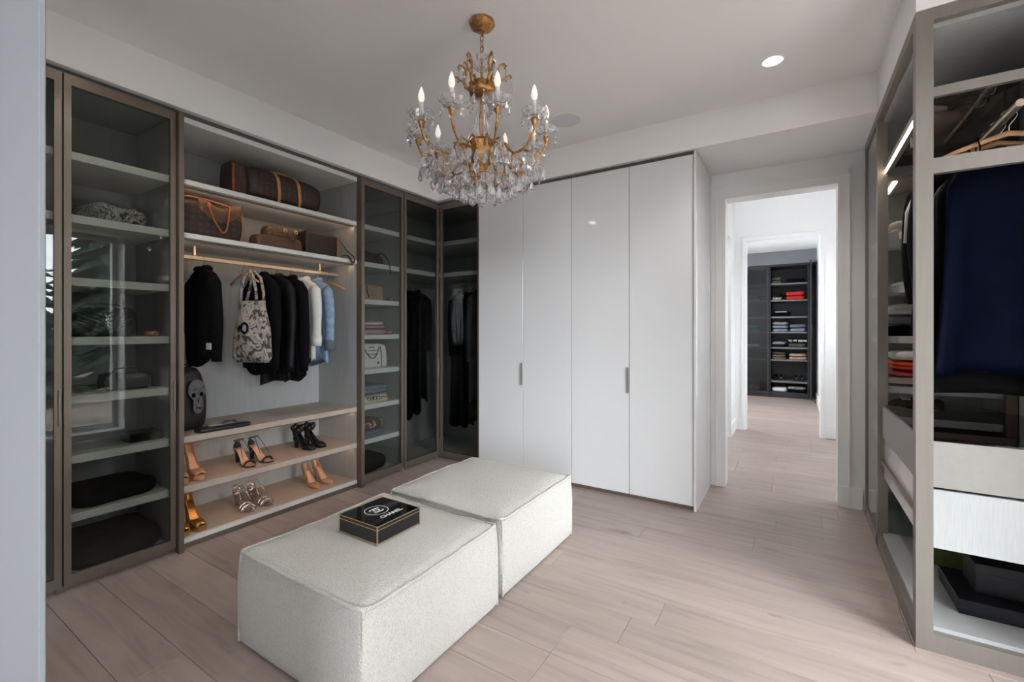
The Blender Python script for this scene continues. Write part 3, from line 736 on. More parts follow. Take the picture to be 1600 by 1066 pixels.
# crystal shapes (shared meshes)
def drop_mesh(L, w, n=6, name='crystal_drop'):
    return MB().lathe([(.0006, 0), (w*.25, -L*.10), (w*.55, -L*.30), (w, -L*.66), (w*.75, -L*.86), (.001, -L)], n).mesh(name, 'crystal')
def oct_mesh(w):
    return MB().add([(w, 0, -w), (0, 0, 0), (-w, 0, -w), (0, 0, -2*w), (w*.5, w*.4, -w), (0, w*.4, -w*.5), (-w*.5, w*.4, -w), (0, w*.4, -1.5*w), (w*.5, -w*.4, -w), (0, -w*.4, -w*.5), (-w*.5, -w*.4, -w), (0, -w*.4, -1.5*w)],
        [(0,1,5,4), (1,2,6,5), (2,3,7,6), (3,0,4,7), (4,5,6,7), (1,0,8,9), (2,1,9,10), (3,2,10,11), (0,3,11,8), (9,8,11,10)]).mesh('crystal_bead', 'crystal')
def plaque_mesh(L, w):
    out = [(0, 0), (w*.55, -L*.12), (w, -L*.45), (w*.7, -L*.75), (0, -L), (-w*.7, -L*.75), (-w, -L*.45), (-w*.55, -L*.12)]
    v = [(x, 0, z) for x, z in out]+[(x*.55, .2*w, -L*.5+(z+L*.5)*.55) for x, z in out]+[(x*.55, -.2*w, -L*.5+(z+L*.5)*.55) for x, z in out]
    f = []
    for i in range(8):
        j = (i+1) % 8; f += [(i, j, 8+j, 8+i), (j, i, 16+i, 16+j)]
    f += [tuple(range(8, 16)), tuple(reversed(range(16, 24)))]
    return MB().add(v, f).mesh('crystal_plaque', 'crystal')
DROP_S = drop_mesh(.040, .0085); DROP_M = drop_mesh(.058, .013); DROP_L = drop_mesh(.072, .019, 8); OCT = oct_mesh(.0085); OCT_L = oct_mesh(.013); PLAQ = plaque_mesh(.072, .026); PLAQ_S = plaque_mesh(.056, .020)
crng = random.Random(11)
def crystal(me, x, y, z):
    o = link(me.name.split('.')[0], me, ch); o.location = (x, y, Z(z)); o.rotation_euler = (crng.uniform(-.06, .06), crng.uniform(-.06, .06), crng.uniform(0, 2*PI)); return o
# arms, cups, candles
va = math.atan2(1.753, -1.276)+PI           # direction from chandelier to the camera
NA = 10
for k in range(NA):
    a = va+math.radians(-4+36*k+16); c_, s_ = math.cos(a), math.sin(a)
    P = [(.055, 2.120), (.080, 2.150), (.112, 2.152), (.140, 2.120), (.172, 2.078), (.215, 2.060), (.258, 2.072), (.290, 2.105), (.308, 2.140), (.310, 2.168)]
    n_ = 26; pts = []
    for i in range(n_+1):
        t = i/n_*(len(P)-1); j = min(int(t), len(P)-2); f_ = t-j
        p0 = P[max(j-1, 0)]; p1 = P[j]; p2 = P[j+1]; p3 = P[min(j+2, len(P)-1)]
        q = [.5*((2*p1[d])+(-p0[d]+p2[d])*f_+(2*p0[d]-5*p1[d]+4*p2[d]-p3[d])*f_*f_+(-p0[d]+3*p1[d]-3*p2[d]+p3[d])*f_**3) for d in (0, 1)]
        pts.append((q[0]*c_, q[0]*s_, Z(q[1])))
    arm = MB().tube(pts, [.0064-.0016*math.sin(PI*i/n_)+.0018*math.sin(i*1.3) for i in range(n_+1)], 8).build('arm', 'gold', ch, smooth=True)
    # scroll and leaf on the arm
    MB().tube([(r*c_, r*s_, Z(z)) for r, z in ((.205, 2.060), (.180, 2.040), (.165, 2.012), (.178, 1.992), (.196, 1.998), (.194, 2.014), (.184, 2.012))], [.007, .008, .0075, .0065, .0055, .0045, .003], 7).build('scroll', 'gold', arm, smooth=True)
    MB().tube([(r*c_, r*s_, Z(z)) for r, z in ((.245, 2.066), (.262, 2.052), (.285, 2.048), (.303, 2.036))], [.006, .011, .009, .002], 6, flat=.4).build('leaf', 'gold', arm, smooth=True)
    x, y_ = .310*c_, .310*s_
    MB().lathe([(.006, Z(2.150)), (.011, Z(2.160)), (.014, Z(2.170)), (.017, Z(2.182)), (.015, Z(2.186))], 14, (x, y_, 0)).build('candle_cup', 'gold', arm, smooth=True)
    MB().lathe([(.014, Z(2.186)), (.028, Z(2.189)), (.046, Z(2.198)), (.056, Z(2.214)), (.0575, Z(2.216)), (.0565, Z(2.219)), (.045, Z(2.203)), (.028, Z(2.194)), (.014, Z(2.192))], 32, (x, y_, 0), lobes=8, amp=.07, cap=False).build('bobeche', 'crystal', arm)
    MB().lathe([(.0095, Z(2.186)), (.0095, Z(2.262)), (.008, Z(2.264))], 12, (x, y_, 0)).build('candle_sleeve', 'candle', arm, smooth=True, angle=.6)
    MB().lathe([(.007, Z(2.264)), (.0125, Z(2.275)), (.0150, Z(2.288)), (.0125, Z(2.306)), (.007, Z(2.322)), (.002, Z(2.334))], 14, (x, y_, 0)).build('bulb', 'bulb', arm, smooth=True)
    for i in range(6):
        b_ = a+2*PI*(i+.5)/6; px, py = x+.054*math.cos(b_), y_+.050*math.sin(b_)
        crystal(OCT, px, py, 2.207); crystal(DROP_S, px, py, 2.193)
    # drops under the arm
    crystal(PLAQ, .262*c_, .262*s_, 2.056)
    crystal(OCT_L, .215*c_, .215*s_, 2.050); crystal(PLAQ_S, .215*c_, .215*s_, 2.028)
    crystal(DROP_L, .180*c_, .180*s_, 1.985)
    crystal(DROP_M, .300*c_, .300*s_, 2.030)
    for r_, z2 in ((.245, 2.058), (.232, 2.050)):
        for sgn in (-1, 1): crystal(DROP_M, r_*math.cos(a+sgn*.16), r_*math.sin(a+sgn*.16), z2-.02)
    for r_, z2, dd in ((.275, 2.085, .10), (.285, 2.02, .22)): crystal(PLAQ_S, r_*math.cos(a+dd), r_*math.sin(a+dd), z2)
    crystal(PLAQ_S, .165*math.cos(a-.12), .165*math.sin(a-.12), 2.060)
    a2 = a+math.radians(18); c2_, s2_ = math.cos(a2), math.sin(a2)
    for i, (r, z) in enumerate(((.121, 2.067), (.124, 2.052), (.127, 2.037), (.129, 2.022))):
        crystal(OCT, r*c2_, r*s2_, z)
    crystal(PLAQ, .130*c2_, .130*s2_, 2.006)
    crystal(DROP_M, .226*c2_, .226*s2_, 2.035)
    crystal(PLAQ_S, .226*c2_, .226*s2_, 1.985)
for tx in crown_tips:
    crystal(OCT, tx[0], tx[1], tx[2]); crystal(OCT, tx[0], tx[1], tx[2]-.016); crystal(DROP_S, tx[0], tx[1], tx[2]-.032)
for k in range(8):
    a = k*PI/4; crystal(OCT, .064*math.cos(a), .064*math.sin(a), 2.388); crystal(DROP_M, .064*math.cos(a), .064*math.sin(a), 2.372)
for k in range(14):
    a = k*2*PI/14; crystal(DROP_M, .158*math.cos(a), .158*math.sin(a), 1.965)
for k in range(10):
    a = k*PI/5+.2; crystal(OCT_L, .092*math.cos(a), .092*math.sin(a), 1.965); crystal(DROP_L, .092*math.cos(a), .092*math.sin(a), 1.943)
for k in range(6):
    a = k*PI/3; crystal(OCT, .045*math.cos(a), .045*math.sin(a), 1.975); crystal(OCT, .045*math.cos(a), .045*math.sin(a), 1.960); crystal(DROP_L, .045*math.cos(a), .045*math.sin(a), 1.945)
MB().lathe([(.150, Z(1.972)), (.158, Z(1.968)), (.150, Z(1.964)), (.146, Z(1.968))], 40, cap=False).build('lower_hoop', 'gold', ch, smooth=True)
MB().lathe([(.088, Z(1.970)), (.093, Z(1.967)), (.088, Z(1.963)), (.084, Z(1.967))], 30, cap=False).build('lower_hoop', 'gold', ch, smooth=True)
for k in range(4):
    a = k*PI/2+.4; MB().tube([(.03*math.cos(a), .03*math.sin(a), Z(2.03)), (.09*math.cos(a), .09*math.sin(a), Z(1.975)), (.150*math.cos(a), .150*math.sin(a), Z(1.969))], .003, 5).build('hoop_stay', 'gold', ch)
MB().lathe([(.004, Z(1.985)), (.010, Z(1.965)), (.005, Z(1.945)), (.006, Z(1.925))], 10).build('finial', 'gold', ch, smooth=True)
MB().lathe([(.002, Z(1.928)), (.016, Z(1.915)), (.029, Z(1.892)), (.030, Z(1.878)), (.018, Z(1.855)), (.002, Z(1.845))], 10).build('crystal_ball', 'crystal', ch)

# ------------------------------------------------------------------ contents: builders
def folded(name, label, cat, loc, size, mt, rz=0.0, layers=2, seed=0, group=None):
    """one folded garment: rounded slab with fold lines on its sides and a soft uneven top"""
    w_, d_, h_ = size; R_ = random.Random(seed)
    p1, p2, p3 = R_.uniform(0, 6), R_.uniform(0, 6), R_.uniform(0, 6)
    def wob(p):
        x, y, z = p; t = z/h_
        return (x*(1+.03*math.sin(9*y/d_+p1+2*t)), y*(1+.03*math.sin(7*x/w_+p2+3*t)), z+t*h_*.12*math.sin(5*x/w_+p3)*math.cos(4*y/d_+p1))
    rs = []; N = 5*layers
    for i in range(N+1):
        t = i/N; s = abs(math.sin(PI*layers*t)); ins = .016*(1-s**.6)*min(1, w_*4)
        rs.append(rsq(w_/2-ins, d_/2-ins, min(w_, d_)*.18, .0005+h_*.92*t, 3, wob))
    base = rs[-1]
    for sc, dz in ((.9, .05), (.6, .09), (.25, .10), (.05, .10)): rs.append([(p[0]*sc, p[1]*sc, h_*.92*(1-sc)+p[2]*sc+h_*dz) for p in base])
    o = MB().rings(rs).build(name, mt, None, smooth=True)
    o.location = loc; o.rotation_euler = (0, 0, rz)
    zmin = min(v.co.z for v in o.data.vertices); 
    for v in o.data.vertices: v.co.z -= zmin-.0004
    return tag(o, label, cat, group)

HANG_ME = {}
def hanger(loc, rz, label, mt='wood', half=.205, group='hangers on the rails', drop=0.0):
    t = thing('coat_hanger', label, 'hanger', loc, rz, group)
    key = (mt, half)
    if key not in HANG_ME:
        hk = [(0, 0, -.062-drop), (0, 0, -.030)]+[(.024*math.cos(a)-.0, 0, .0-.004+.024*math.sin(a)) for a in [-1.2+i*.5 for i in range(8)]]
        hk = [(0, 0, -.075), (0, 0, -.045), (.010, 0, -.030)]+[(.0225*math.cos(a), 0, -.005+.0225*math.sin(a)) for a in (-.75, -.2, .4, 1.0, 1.6, 2.2, 2.8)]
        HANG_ME[key] = (MB().tube(hk, .0016, 6).mesh('hook', 'chrome', smooth=True),
            MB().tube([(-half, .012, -.135), (-half*.7, .008, -.112), (-half*.3, .002, -.088), (0, 0, -.074), (half*.3, .002, -.088), (half*.7, .008, -.112), (half, .012, -.135)], [.007, .009, .010, .011, .010, .009, .007], 8, flat=.6, up=(0, 1, 0)).mesh('shoulder_bar', mt, smooth=True))
    link('hook', HANG_ME[key][0], t); link('shoulder_bar', HANG_ME[key][1], t)
    return t
def garment(name, label, cat, loc, rz, mt, W=.42, L=.65, T=.09, sleeve=.56, seed=0, flare=1.0, collar=True, group=None, folds=5, hem=.02, strap=False, cuff=None):
    """garment on a hanger; origin at the rail, shoulders just under the hanger bar"""
    R_ = random.Random(seed); ph = [R_.uniform(0, 6) for _ in range(6)]; T *= .62
    t_ = thing(name, label, cat, loc, rz, group)
    n = 64; rs = []
    prof_ = [(-.062, .050, .026), (-.072, .072, .030), (-.085, W*.28, .032), (-.104, W*.42, .032), (-.135, W*.485, .031), (-.185, W*.49, T*.52)]
    if strap: prof_ = [(-.166, W*.28, .018), (-.20, W*.36, .026), (-.26, W*.42, .032)]
    zt = prof_[-1][0]; levels = 16
    for i in range(1, levels+1):
        k = i/levels; prof_.append((zt-(L+zt+.06)*k, W*.5*lerp(.96 if not strap else .84, flare, k)*(1-.04*math.sin(PI*k)), T*.5*lerp(1.0, 1.25*flare, k)))
    for i, (z, a, b) in enumerate(prof_):
        k = max(0, (zt-z)/(L+zt+.06)); ring = []
        for j in range(n):
            th = 2*PI*j/n; c_, s_ = math.cos(th), math.sin(th)
            amp = .22*k**.7
            f_ = 1+amp*(.45*math.sin(folds*th+ph[0]+1.2*k)+.35*math.sin((folds*2+1)*th+ph[1]-k)+.30*math.sin((folds*3+2)*th+ph[3]+2*k))
            x = a*math.copysign(abs(c_)**.75, c_)*(1+.05*k*math.sin(3*th+ph[2])); y = b*math.copysign(abs(s_)**.9, s_)*f_+.012*k*math.sin(6*c_+ph[3])
            zz = z-(hem*k**4)*math.sin(3*th+ph[4])-.03*k**6*math.sin(th+ph[5])
            ring.append((x, y, zz))
        rs.append(ring)
    gm = MB().rings(rs); gm.f.pop(-2)
    gm.build('body', mt, t_, smooth=True)
    if sleeve > 0:
        for sg in (-1, 1):
            sx = W*.42; pts = []; rad = []
            for i in range(13):
                k = i/12
                pts.append((sg*(sx+.034*math.sin(min(1, k*1.8)*PI/2)-.02*k*k), .005*math.sin(3*k+ph[1]), -.150-sleeve*k+.02*(1-k)))
                rad.append(lerp(.052, .042, k)*(1+.10*math.sin(9*k+ph[2+sg])*k))
            pts[0] = (sg*(sx-.02), 0, -.138); rad[0] = .040
            MB().tube(pts, rad, 14, flat=.66, up=(0, 1, 0)).build('sleeve', mt, t_, smooth=True)
            if cuff:
                MB().tube([(p[0], p[1], p[2]) for p in (pts[10], pts[11], pts[12])], [.049, .051, .048], 14, flat=.68, up=(0, 1, 0)).build('cuff', cuff, t_, smooth=True)
    if strap:
        for sx in (-.085, .085): MB().tube([(sx, -.018, -.172), (sx, -.022, -.115), (sx, .004, -.072), (sx, .028, -.115), (sx, .018, -.172)], .004, 6, flat=.6).build('shoulder_strap', mt, t_, smooth=True)
    if collar:
        pts = [(.060*math.cos(a), .036*math.sin(a), -.066+.010*math.cos(2*a)) for a in [2*PI*i/20 for i in range(20)]]
        MB().tube(pts, .013, 8, closed=True).build('collar', mt, t_, smooth=True)
    return t_

def shoe_profile(t, hh, plat): return plat+hh*(1-prof([(0, 0), (.10, .03), (.68, 1), (1, 1)], t))
def shoe_w(t, point): return prof([(0, .016), (.06, .025), (.35, .023), (.70, .037), (.88, .028 if point else .033), (1, .004 if point else .016)], t)
def pump(name, label, loc, rz, mt, hh=.095, plat=0.0, point=True, insole='nudein', strap=False, peep=False, bow=False, group=None, heel=(.014, .005), L=.225, counter=.058):
    t_ = thing(name, label, 'shoe', loc, rz, group)
    rs = []; NN = 22
    for i in range(NN+1):
        t = i/NN*(.95 if peep else 1.0); x = L*t; z0 = shoe_profile(t, hh, plat)+.003; w_ = shoe_w(t, point)
        top = prof([(0, counter), (.12, counter*.92), (.38, .034), (.60, .024), (.72, .036), (.90, .026), (1, .010)], t)
        c_ = prof([(0, 0), (.60, 0), (.70, 1), (1, 1)], t)
        ry = w_*.86*(1-c_)
        lean = -.008*(1-t)
        rs.append([(x+lean*1.4, -ry, z0+top), (x+lean, -w_*lerp(1, .80, c_), z0+top*lerp(.55, .78, c_)), (x, -w_, z0+top*.22), (x, -w_*.72, z0), (x, 0, z0), (x, w_*.72, z0), (x, w_, z0+top*.22), (x+lean, w_*lerp(1, .80, c_), z0+top*lerp(.55, .78, c_)), (x+lean*1.4, ry, z0+top)])
    m = MB(); k = 0
    for r in rs: m.v += r
    for i in range(NN):
        for j in range(8): m.f.append((i*9+j, i*9+j+1, (i+1)*9+j+1, (i+1)*9+j))
    # heel counter closes the back
    m.f.append(tuple(range(8, -1, -1)))
    if not peep: m.f.append(tuple(range(NN*9, NN*9+9)))
    m.build('upper', mt, t_, smooth=True, thick=.0022)
    MB().grid(lambda u, v: (L*(.02+u*.90), (v-.5)*1.5*shoe_w(.02+u*.90, point), shoe_profile(.02+u*.90, hh, plat)+.0075), 18, 4).build('insole', insole, t_, smooth=True)
    # sole / platform
    so = []
    for i in range(17):
        t = i/16; z0 = shoe_profile(t, hh, plat); w_ = shoe_w(t, point)*1.03
        dz = max(.003, plat*prof([(0, .15), (.45, .3), (.68, 1), (1, .9)], t))
        so.append([(L*t, -w_, z0+.003), (L*t, w_, z0+.003), (L*t, w_*.96, z0+.003-dz), (L*t, -w_*.96, z0+.003-dz)])
    MB().rings(so).build('sole', mt, t_)
    MB().tube([(.016, 0, hh+plat), (.017, 0, (hh+plat)*.55), (.017, 0, 0)], [heel[0]*1.35, lerp(heel[0], heel[1], .5), heel[1]], 10).build('heel', mt, t_, smooth=True)
    if strap:
        c0 = (-.002, 0, hh+plat+.070)
        MB().tube([(c0[0]+.030+.036*math.cos(a), .030*math.sin(a), c0[2]+.008*math.cos(a)) for a in [2*PI*i/18 for i in range(18)]], .0032, 6, closed=True).build('ankle_strap', mt, t_, smooth=True)
    if bow:
        m = MB()
        for q in range(9):
            a = 2*PI*q/9; m.sphere((.030+.036*math.cos(a), .034*math.sin(a), hh+plat+.076+.012*math.sin(3*a)), .019, 5, (1, .8, 1.1))
        m.tube([(.030+.030*math.cos(a), .026*math.sin(a), hh+plat+.052) for a in [2*PI*i/14 for i in range(14)]], .012, 6, closed=True)
        m.build('ankle_ruffle', mt, t_, smooth=True)
    return t_
def sandal(name, label, loc, rz, mt, hh=.09, insole='nudein', group=None, heel=(.016, .012), ankle=True, wide=False, L=.225):
    t_ = thing(name, label, 'shoe', loc, rz, group)
    so = []
    for i in range(19):
        t = i/18; z0 = shoe_profile(t, hh, .004); w_ = shoe_w(t, False)
        so.append([(L*t, -w_, z0+.004), (L*t, w_, z0+.004), (L*t, w_, z0-.003), (L*t, -w_, z0-.003)])
    MB().rings(so).build('sole', mt, t_)
    MB().grid(lambda u, v: (L*(.01+u*.97), (v-.5)*1.85*shoe_w(.01+u*.97, False), shoe_profile(.01+u*.97, hh, .004)+.0055), 20, 4).build('insole', insole, t_, smooth=True)
    MB().tube([(.016, 0, hh), (.016, 0, hh*.5), (.016, 0, 0)], [heel[0]*1.2, heel[0], heel[1]], 10).build('heel', mt, t_, smooth=True)
    def band(tc, h_, r, fl=.4, tilt=0.0):
        w_ = shoe_w(tc, False)+.002; z0 = shoe_profile(tc, hh, .004)
        MB().tube([(L*tc+tilt*math.cos(a), w_*math.cos(a), z0+h_*math.sin(a)) for a in [PI*i/12 for i in range(13)]], r, 8, flat=fl, up=None).build('strap', mt, t_, smooth=True)
    band(.80, .030, .016 if wide else .008, .5)
    if wide: band(.66, .040, .010, .5)
    # heel counter
    MB().grid(lambda u, v: (.020-.026*math.cos((u-.5)*2.0), .026*math.sin((u-.5)*2.6), hh+.004+v*.052*(1-.5*abs(u-.5)*2)), 12, 4).build('heel_counter', mt, t_, smooth=True, thick=.002)
    if ankle:
        MB().tube([(.028+.038*math.cos(a), .031*math.sin(a), hh+.068+.012*math.cos(a)) for a in [2*PI*i/20 for i in range(20)]], .0022, 5, closed=True).build('ankle_strap', mt, t_, smooth=True)
        MB().tube([(.062, .012, hh+.072), (.095, .020, hh+.040), (.150, .030, hh*.35+.03)], .002, 5).build('cross_strap', mt, t_, smooth=True)
        MB().tube([(.062, -.012, hh+.072), (.095, -.020, hh+.040), (.150, -.030, hh*.35+.03)], .002, 5).build('cross_strap', mt, t_, smooth=True)
    return t_
def soft_box(hx, hy, h, r=.03, bulge=.02, taper=1.0, seed=0, crush=0.0, levels=12):
    """soft bag body: rounded footprint lofted upwards"""
    R_ = random.Random(seed); p1, p2 = R_.uniform(0, 6), R_.uniform(0, 6); rs = []
    for i in range(levels+1):
        t = i/levels; s = lerp(1, taper, t)+bulge/max(hx, hy)*math.sin(PI*t)
        edge = 1-.12*max(0, (.08-t)/.08)**2-.18*max(0, (t-.9)/.1)**2
        def w(p):
            return (p[0]*(1+crush*.25*math.sin(6*p[1]/hy+p1+3*t)), p[1]*(1+crush*.08*math.sin(5*p[0]/hx+p2)), p[2]+crush*h*.25*t*math.sin(3*p[1]/hy+p2)*1.0)
        rs.append(rsq(hx*s*edge, hy*s*edge, min(r, hx*.8*s), h*t, 4, w))
    top = rs[-1]
    for sc, dz in ((.8, .012), (.4, .016), (.05, .016)): rs.append([(p[0]*sc, p[1]*sc, p[2]+h*dz) for p in top])
    return MB().rings(rs)
def squiggle(cx, cy, w_, h_, n, seed):
    R_ = random.Random(seed)
    return [(cx-w_/2+w_*i/n, cy+h_*(.5*math.sin(i*1.9+seed)+R_.uniform(-.4, .4))) for i in range(n+1)]

# ------------------------------------------------------------------ open wardrobe unit: bags on the high shelves
E_ = .0006
t = thing('travel_duffel_bag', 'large brown monogram duffel bag with tan handles on top open shelf', 'bag', (-3.13, 1.825, 2.123+E_))
rs = []
for i in range(17):
    v = -1+2*i/16; sc = (1-abs(v)**6*.16); ring = []
    for j in range(28):
        a = 2*PI*j/28; c_, s_ = math.cos(a), math.sin(a)
        ring.append((.128*sc*math.copysign(abs(c_)**.72, c_), .262*v, .115+.115*sc*math.copysign(abs(s_)**.68, s_)*(1-.04*v)))
    rs.append(ring)
zm = min(p[2] for r in rs for p in r)
rs = [[(p[0], p[1], p[2]-zm) for p in r] for r in rs]
MB().rings(rs).build('body', 'mono', t, smooth=True)
for yy in (-.070, .080):
    MB().tube([(.131*math.copysign(abs(math.cos(a))**.72, math.cos(a)), yy-.02*math.sin(a), .115+.119*math.copysign(abs(math.sin(a))**.68, math.sin(a))) for a in [-.98+i*.235 for i in range(11)]], .013, 8, flat=.25, up=(1, 0, .4)).build('leather_band', 'tan', t, smooth=True)
MB().tube([(.03, -.09+.012*i*1.0, .232+.012*math.sin(PI*i/14)) for i in range(15)], .008, 8).build('handle', 'tan', t, smooth=True)
MB().tube([(.0, y_, .2315) for y_ in (-.25, -.1, .1, .25)], .006, 6).build('zip', 'brownfabric', t)
m = soft_box(.095, .045, .225, .03, .01, .92, 5, .15); m.v = [(x, y-.305, z) for x, y, z in m.v]
m.build('end_pouch', 'brownfabric', t, smooth=True)
MB().tube([(.09, -.348, .03), (.098, -.352, .12), (.085, -.345, .20), (.05, -.335, .226)], .008, 6, flat=.5).build('luggage_strap', 'tanred', t, smooth=True)

t = thing('shopping_tote_bag', 'slouchy brown monogram tote with red-brown handles drooping over its front', 'bag', (-3.13, 1.362, 1.815+E_))
soft_box(.078, .172, .225, .05, .015, 1.02, 3, .12).build('body', 'mono', t, smooth=True)
MB().grid(lambda u, v: (.082+.012*math.sin(PI*u)*math.sin(PI*v)+.002, -.085+.25*u, .120+.02*math.cos(2*PI*u)+.105*v), 12, 6).build('folded_side', 'mono2', t, smooth=True, thick=.004)
for q, y0 in enumerate((-.045,)):
    P = []
    for i in range(17):
        k = i/16; P.append((.096+.014*math.sin(PI*k), -.035+.125*k+.02*math.sin(PI*k), .222-.175*math.sin(PI*k)**.8))
    MB().tube(P, .0055, 8).build('handle', 'tanred', t, smooth=True)
MB().tube([(.075*math.cos(a), -.168*math.sin(a), .236+.008*math.sin(2*a)) for a in [2*PI*i/26 for i in range(26)]], .006, 6, closed=True).build('rim_trim', 'tanred', t, smooth=True)
for yy in (-.03, .095): MB().sphere((.094, yy, .205), .016, 6, (.35, .8, 1.3)).build('handle_tab', 'tanred', t, smooth=True)
MB().tube([(.07, .176, .20), (.075, .186, .13), (.072, .190, .02)], .003, 6).build('side_lace', 'tan', t, smooth=True)
MB().lathe([(.003, -.002), (.008, -.002), (.008, .002), (.003, .002)], 12, (.072, .178, .20), cap=False).build('eyelet', 'goldtrim', t)

t = thing('folded_handbag', 'low worn tan-brown monogram handbag with brass rings on middle shelf', 'bag', (-3.11, 1.800, 1.815+E_))
soft_box(.062, .160, .098, .03, .012, .96, 8, .10).build('body', 'mono2', t, smooth=True)
m = soft_box(.050, .120, .072, .03, .008, .86, 9, .12); m.v = [(x-.01, y+.025, z+.098) for x, y, z in m.v]
m.build('upper_body', 'mono2', t, smooth=True)
for yy in (.035, .115):
    MB().tube([(.050, yy+.011*math.cos(a), .145+.014*math.sin(a)) for a in [2*PI*i/12 for i in range(12)]], .004, 6, closed=True).build('brass_ring', 'goldtrim', t, smooth=True)
    MB().sphere((.044, yy, .152), .014, 6, (.5, 1, 1)).build('handle_tab', 'tan', t, smooth=True)
MB().tube([(.056+.02*math.sin(PI*i/12), .035+.08*i/12, .134-.062*math.sin(PI*i/12)) for i in range(13)], .0048, 7).build('handle', 'brownfabric', t, smooth=True)
MB().tube([(.03, -.10+.06*i/8, .10+.05*math.sin(PI*i/8*.6)) for i in range(9)], .0048, 7).build('handle', 'brownfabric', t, smooth=True)

t = thing('shoulder_bag', 'dark brown monogram box bag with strap hanging over the shelf edge', 'bag', (-3.12, 2.130, 1.815+E_))
soft_box(.065, .135, .190, .02, .006, .98, 12, .02).build('body', 'mono', t, smooth=True)
MB().tube([(.06, .128, .17), (.075, .150, .14), (.100, .185, .08), (.160, .205, .024), (.186, .200, .004), (.192, .192, -.025), (.192, .170, -.03), (.188, .152, .002), (.165, .143, .024), (.10, .142, .022)], .010, 8, flat=.35).build('strap', 'brownfabric', t, smooth=True)
MB().tube([(.068, .130, .02), (.070, .131, .17)], .004, 6).build('edge_trim', 'tan', t)

# ------------------------------------------------------------------ open wardrobe unit: hanging clothes
RAIL = 1.711
def hung(y, *a, **k):
    return hanger((-3.2, y, RAIL), 0, *a, **k)
GL = 'clothes on the open rail'
hung(1.372, 'wooden hanger inside lone black jacket on the open rail', half=.125)
g = garment('jacket', 'lone black jacket with white care tag hanging apart from the others', 'jacket', (-3.2, 1.372, RAIL), 0, 'black', .36, .60, .085, .50, 21, .95, group=GL)
B(.165, -.055, -.575, .225, -.052, -.535).build('care_tag', 'white', g)
hung(1.612, 'wooden hanger carrying the marbled tote bag', half=.185)
hung(1.738, 'wooden hanger inside black coat behind marbled tote bag', half=.125)
garment('jacket', 'black coat hanging directly behind the marbled tote bag', 'jacket', (-3.2, 1.738, RAIL), 0, 'black', .37, .70, .08, .58, 31, 1.0, group=GL)
hung(1.845, 'wooden hanger inside long black jacket mid rail', half=.125)
garment('jacket', 'long black wool jacket in the middle of the open rail', 'jacket', (-3.2, 1.845, RAIL), 0, 'blacksat', .38, .76, .085, .60, 32, 1.0, group=GL)
hung(1.952, 'wooden hanger inside black jacket beside white shirt', half=.125)
garment('jacket', 'black hooded jacket hanging beside the white shirt', 'jacket', (-3.2, 1.952, RAIL), 0, 'black', .38, .75, .085, .60, 33, 1.0, group=GL)
hung(2.057, 'wooden hanger inside white shirt', half=.125)
garment('shirt', 'white cotton shirt with rolled cuffs between black jacket and denim', 'shirt', (-3.2, 2.057, RAIL), 0, 'white', .37, .60, .07, .42, 34, .95, group=GL, cuff='white')
hung(2.162, 'wooden hanger inside light denim shirt', half=.125)
garment('shirt', 'light blue denim shirt with darker cuffs at the end of rail', 'shirt', (-3.2, 2.162, RAIL), 0, 'denim', .38, .64, .075, .46, 35, .95, group=GL, cuff='jean')
hung(2.275, 'bare wooden hanger at the end of rail beside denim shirt', half=.205, mt='wood')
# marbled tote bag
t = thing('fabric_tote_bag', 'grey and cream marbled fabric tote hanging from a wooden hanger', 'bag', (-3.070, 1.612, 1.05), .32)
rs = []
for i in range(15):
    k = i/14; hw = prof([(0, .125), (.08, .148), (.35, .140), (1, .100)], k); ht = prof([(0, .030), (.1, .052), (.6, .045), (1, .016)], k); ring = []
    for j in range(36):
        a = 2*PI*j/36; c_, s_ = math.cos(a), math.sin(a)
        ring.append((hw*math.copysign(abs(c_)**.7, c_), ht*math.copysign(abs(s_)**.8, s_)*(1+.22*math.sin(5*c_+4*k)*(1-.4*k)), .40*k+.012*math.sin(4*c_+1)*(1-k)))
    rs.append(ring)
MB().rings(rs).build('body', 'tweed', t, smooth=True)
for yy in (-.030, .034):
    MB().tube([(-.075+.0*yy, yy*.7, .385), (-.060, yy, .47), (-.035, yy, .555), (.0, yy*.6, .600), (.035, yy, .555), (.055, yy, .47), (.062, yy, .385)], .0095, 8).build('handle', 'tweed', t, smooth=True)
o = MB().tube([(-.012+.026*math.cos(a), -.054, .218+.032*math.sin(a)) for a in [2*PI*i/22 for i in range(22)]], .0075, 6, closed=True).build('letter_print', 'black', t, smooth=True)
MB().tube([(-.062, -.050, .19), (-.052, -.053, .235)], .006, 6).build('letter_print', 'black', t)

# ------------------------------------------------------------------ open wardrobe unit: lower shelves
t = thing('skull_print_bag', 'charcoal leather bag with a grey skull print on the taupe shelf', 'bag', (-3.205, 1.272, .640+E_), .06)
soft_box(.082, .090, .375, .05, .018, .78, 41, .08).build('body', 'skullbag', t, smooth=True)
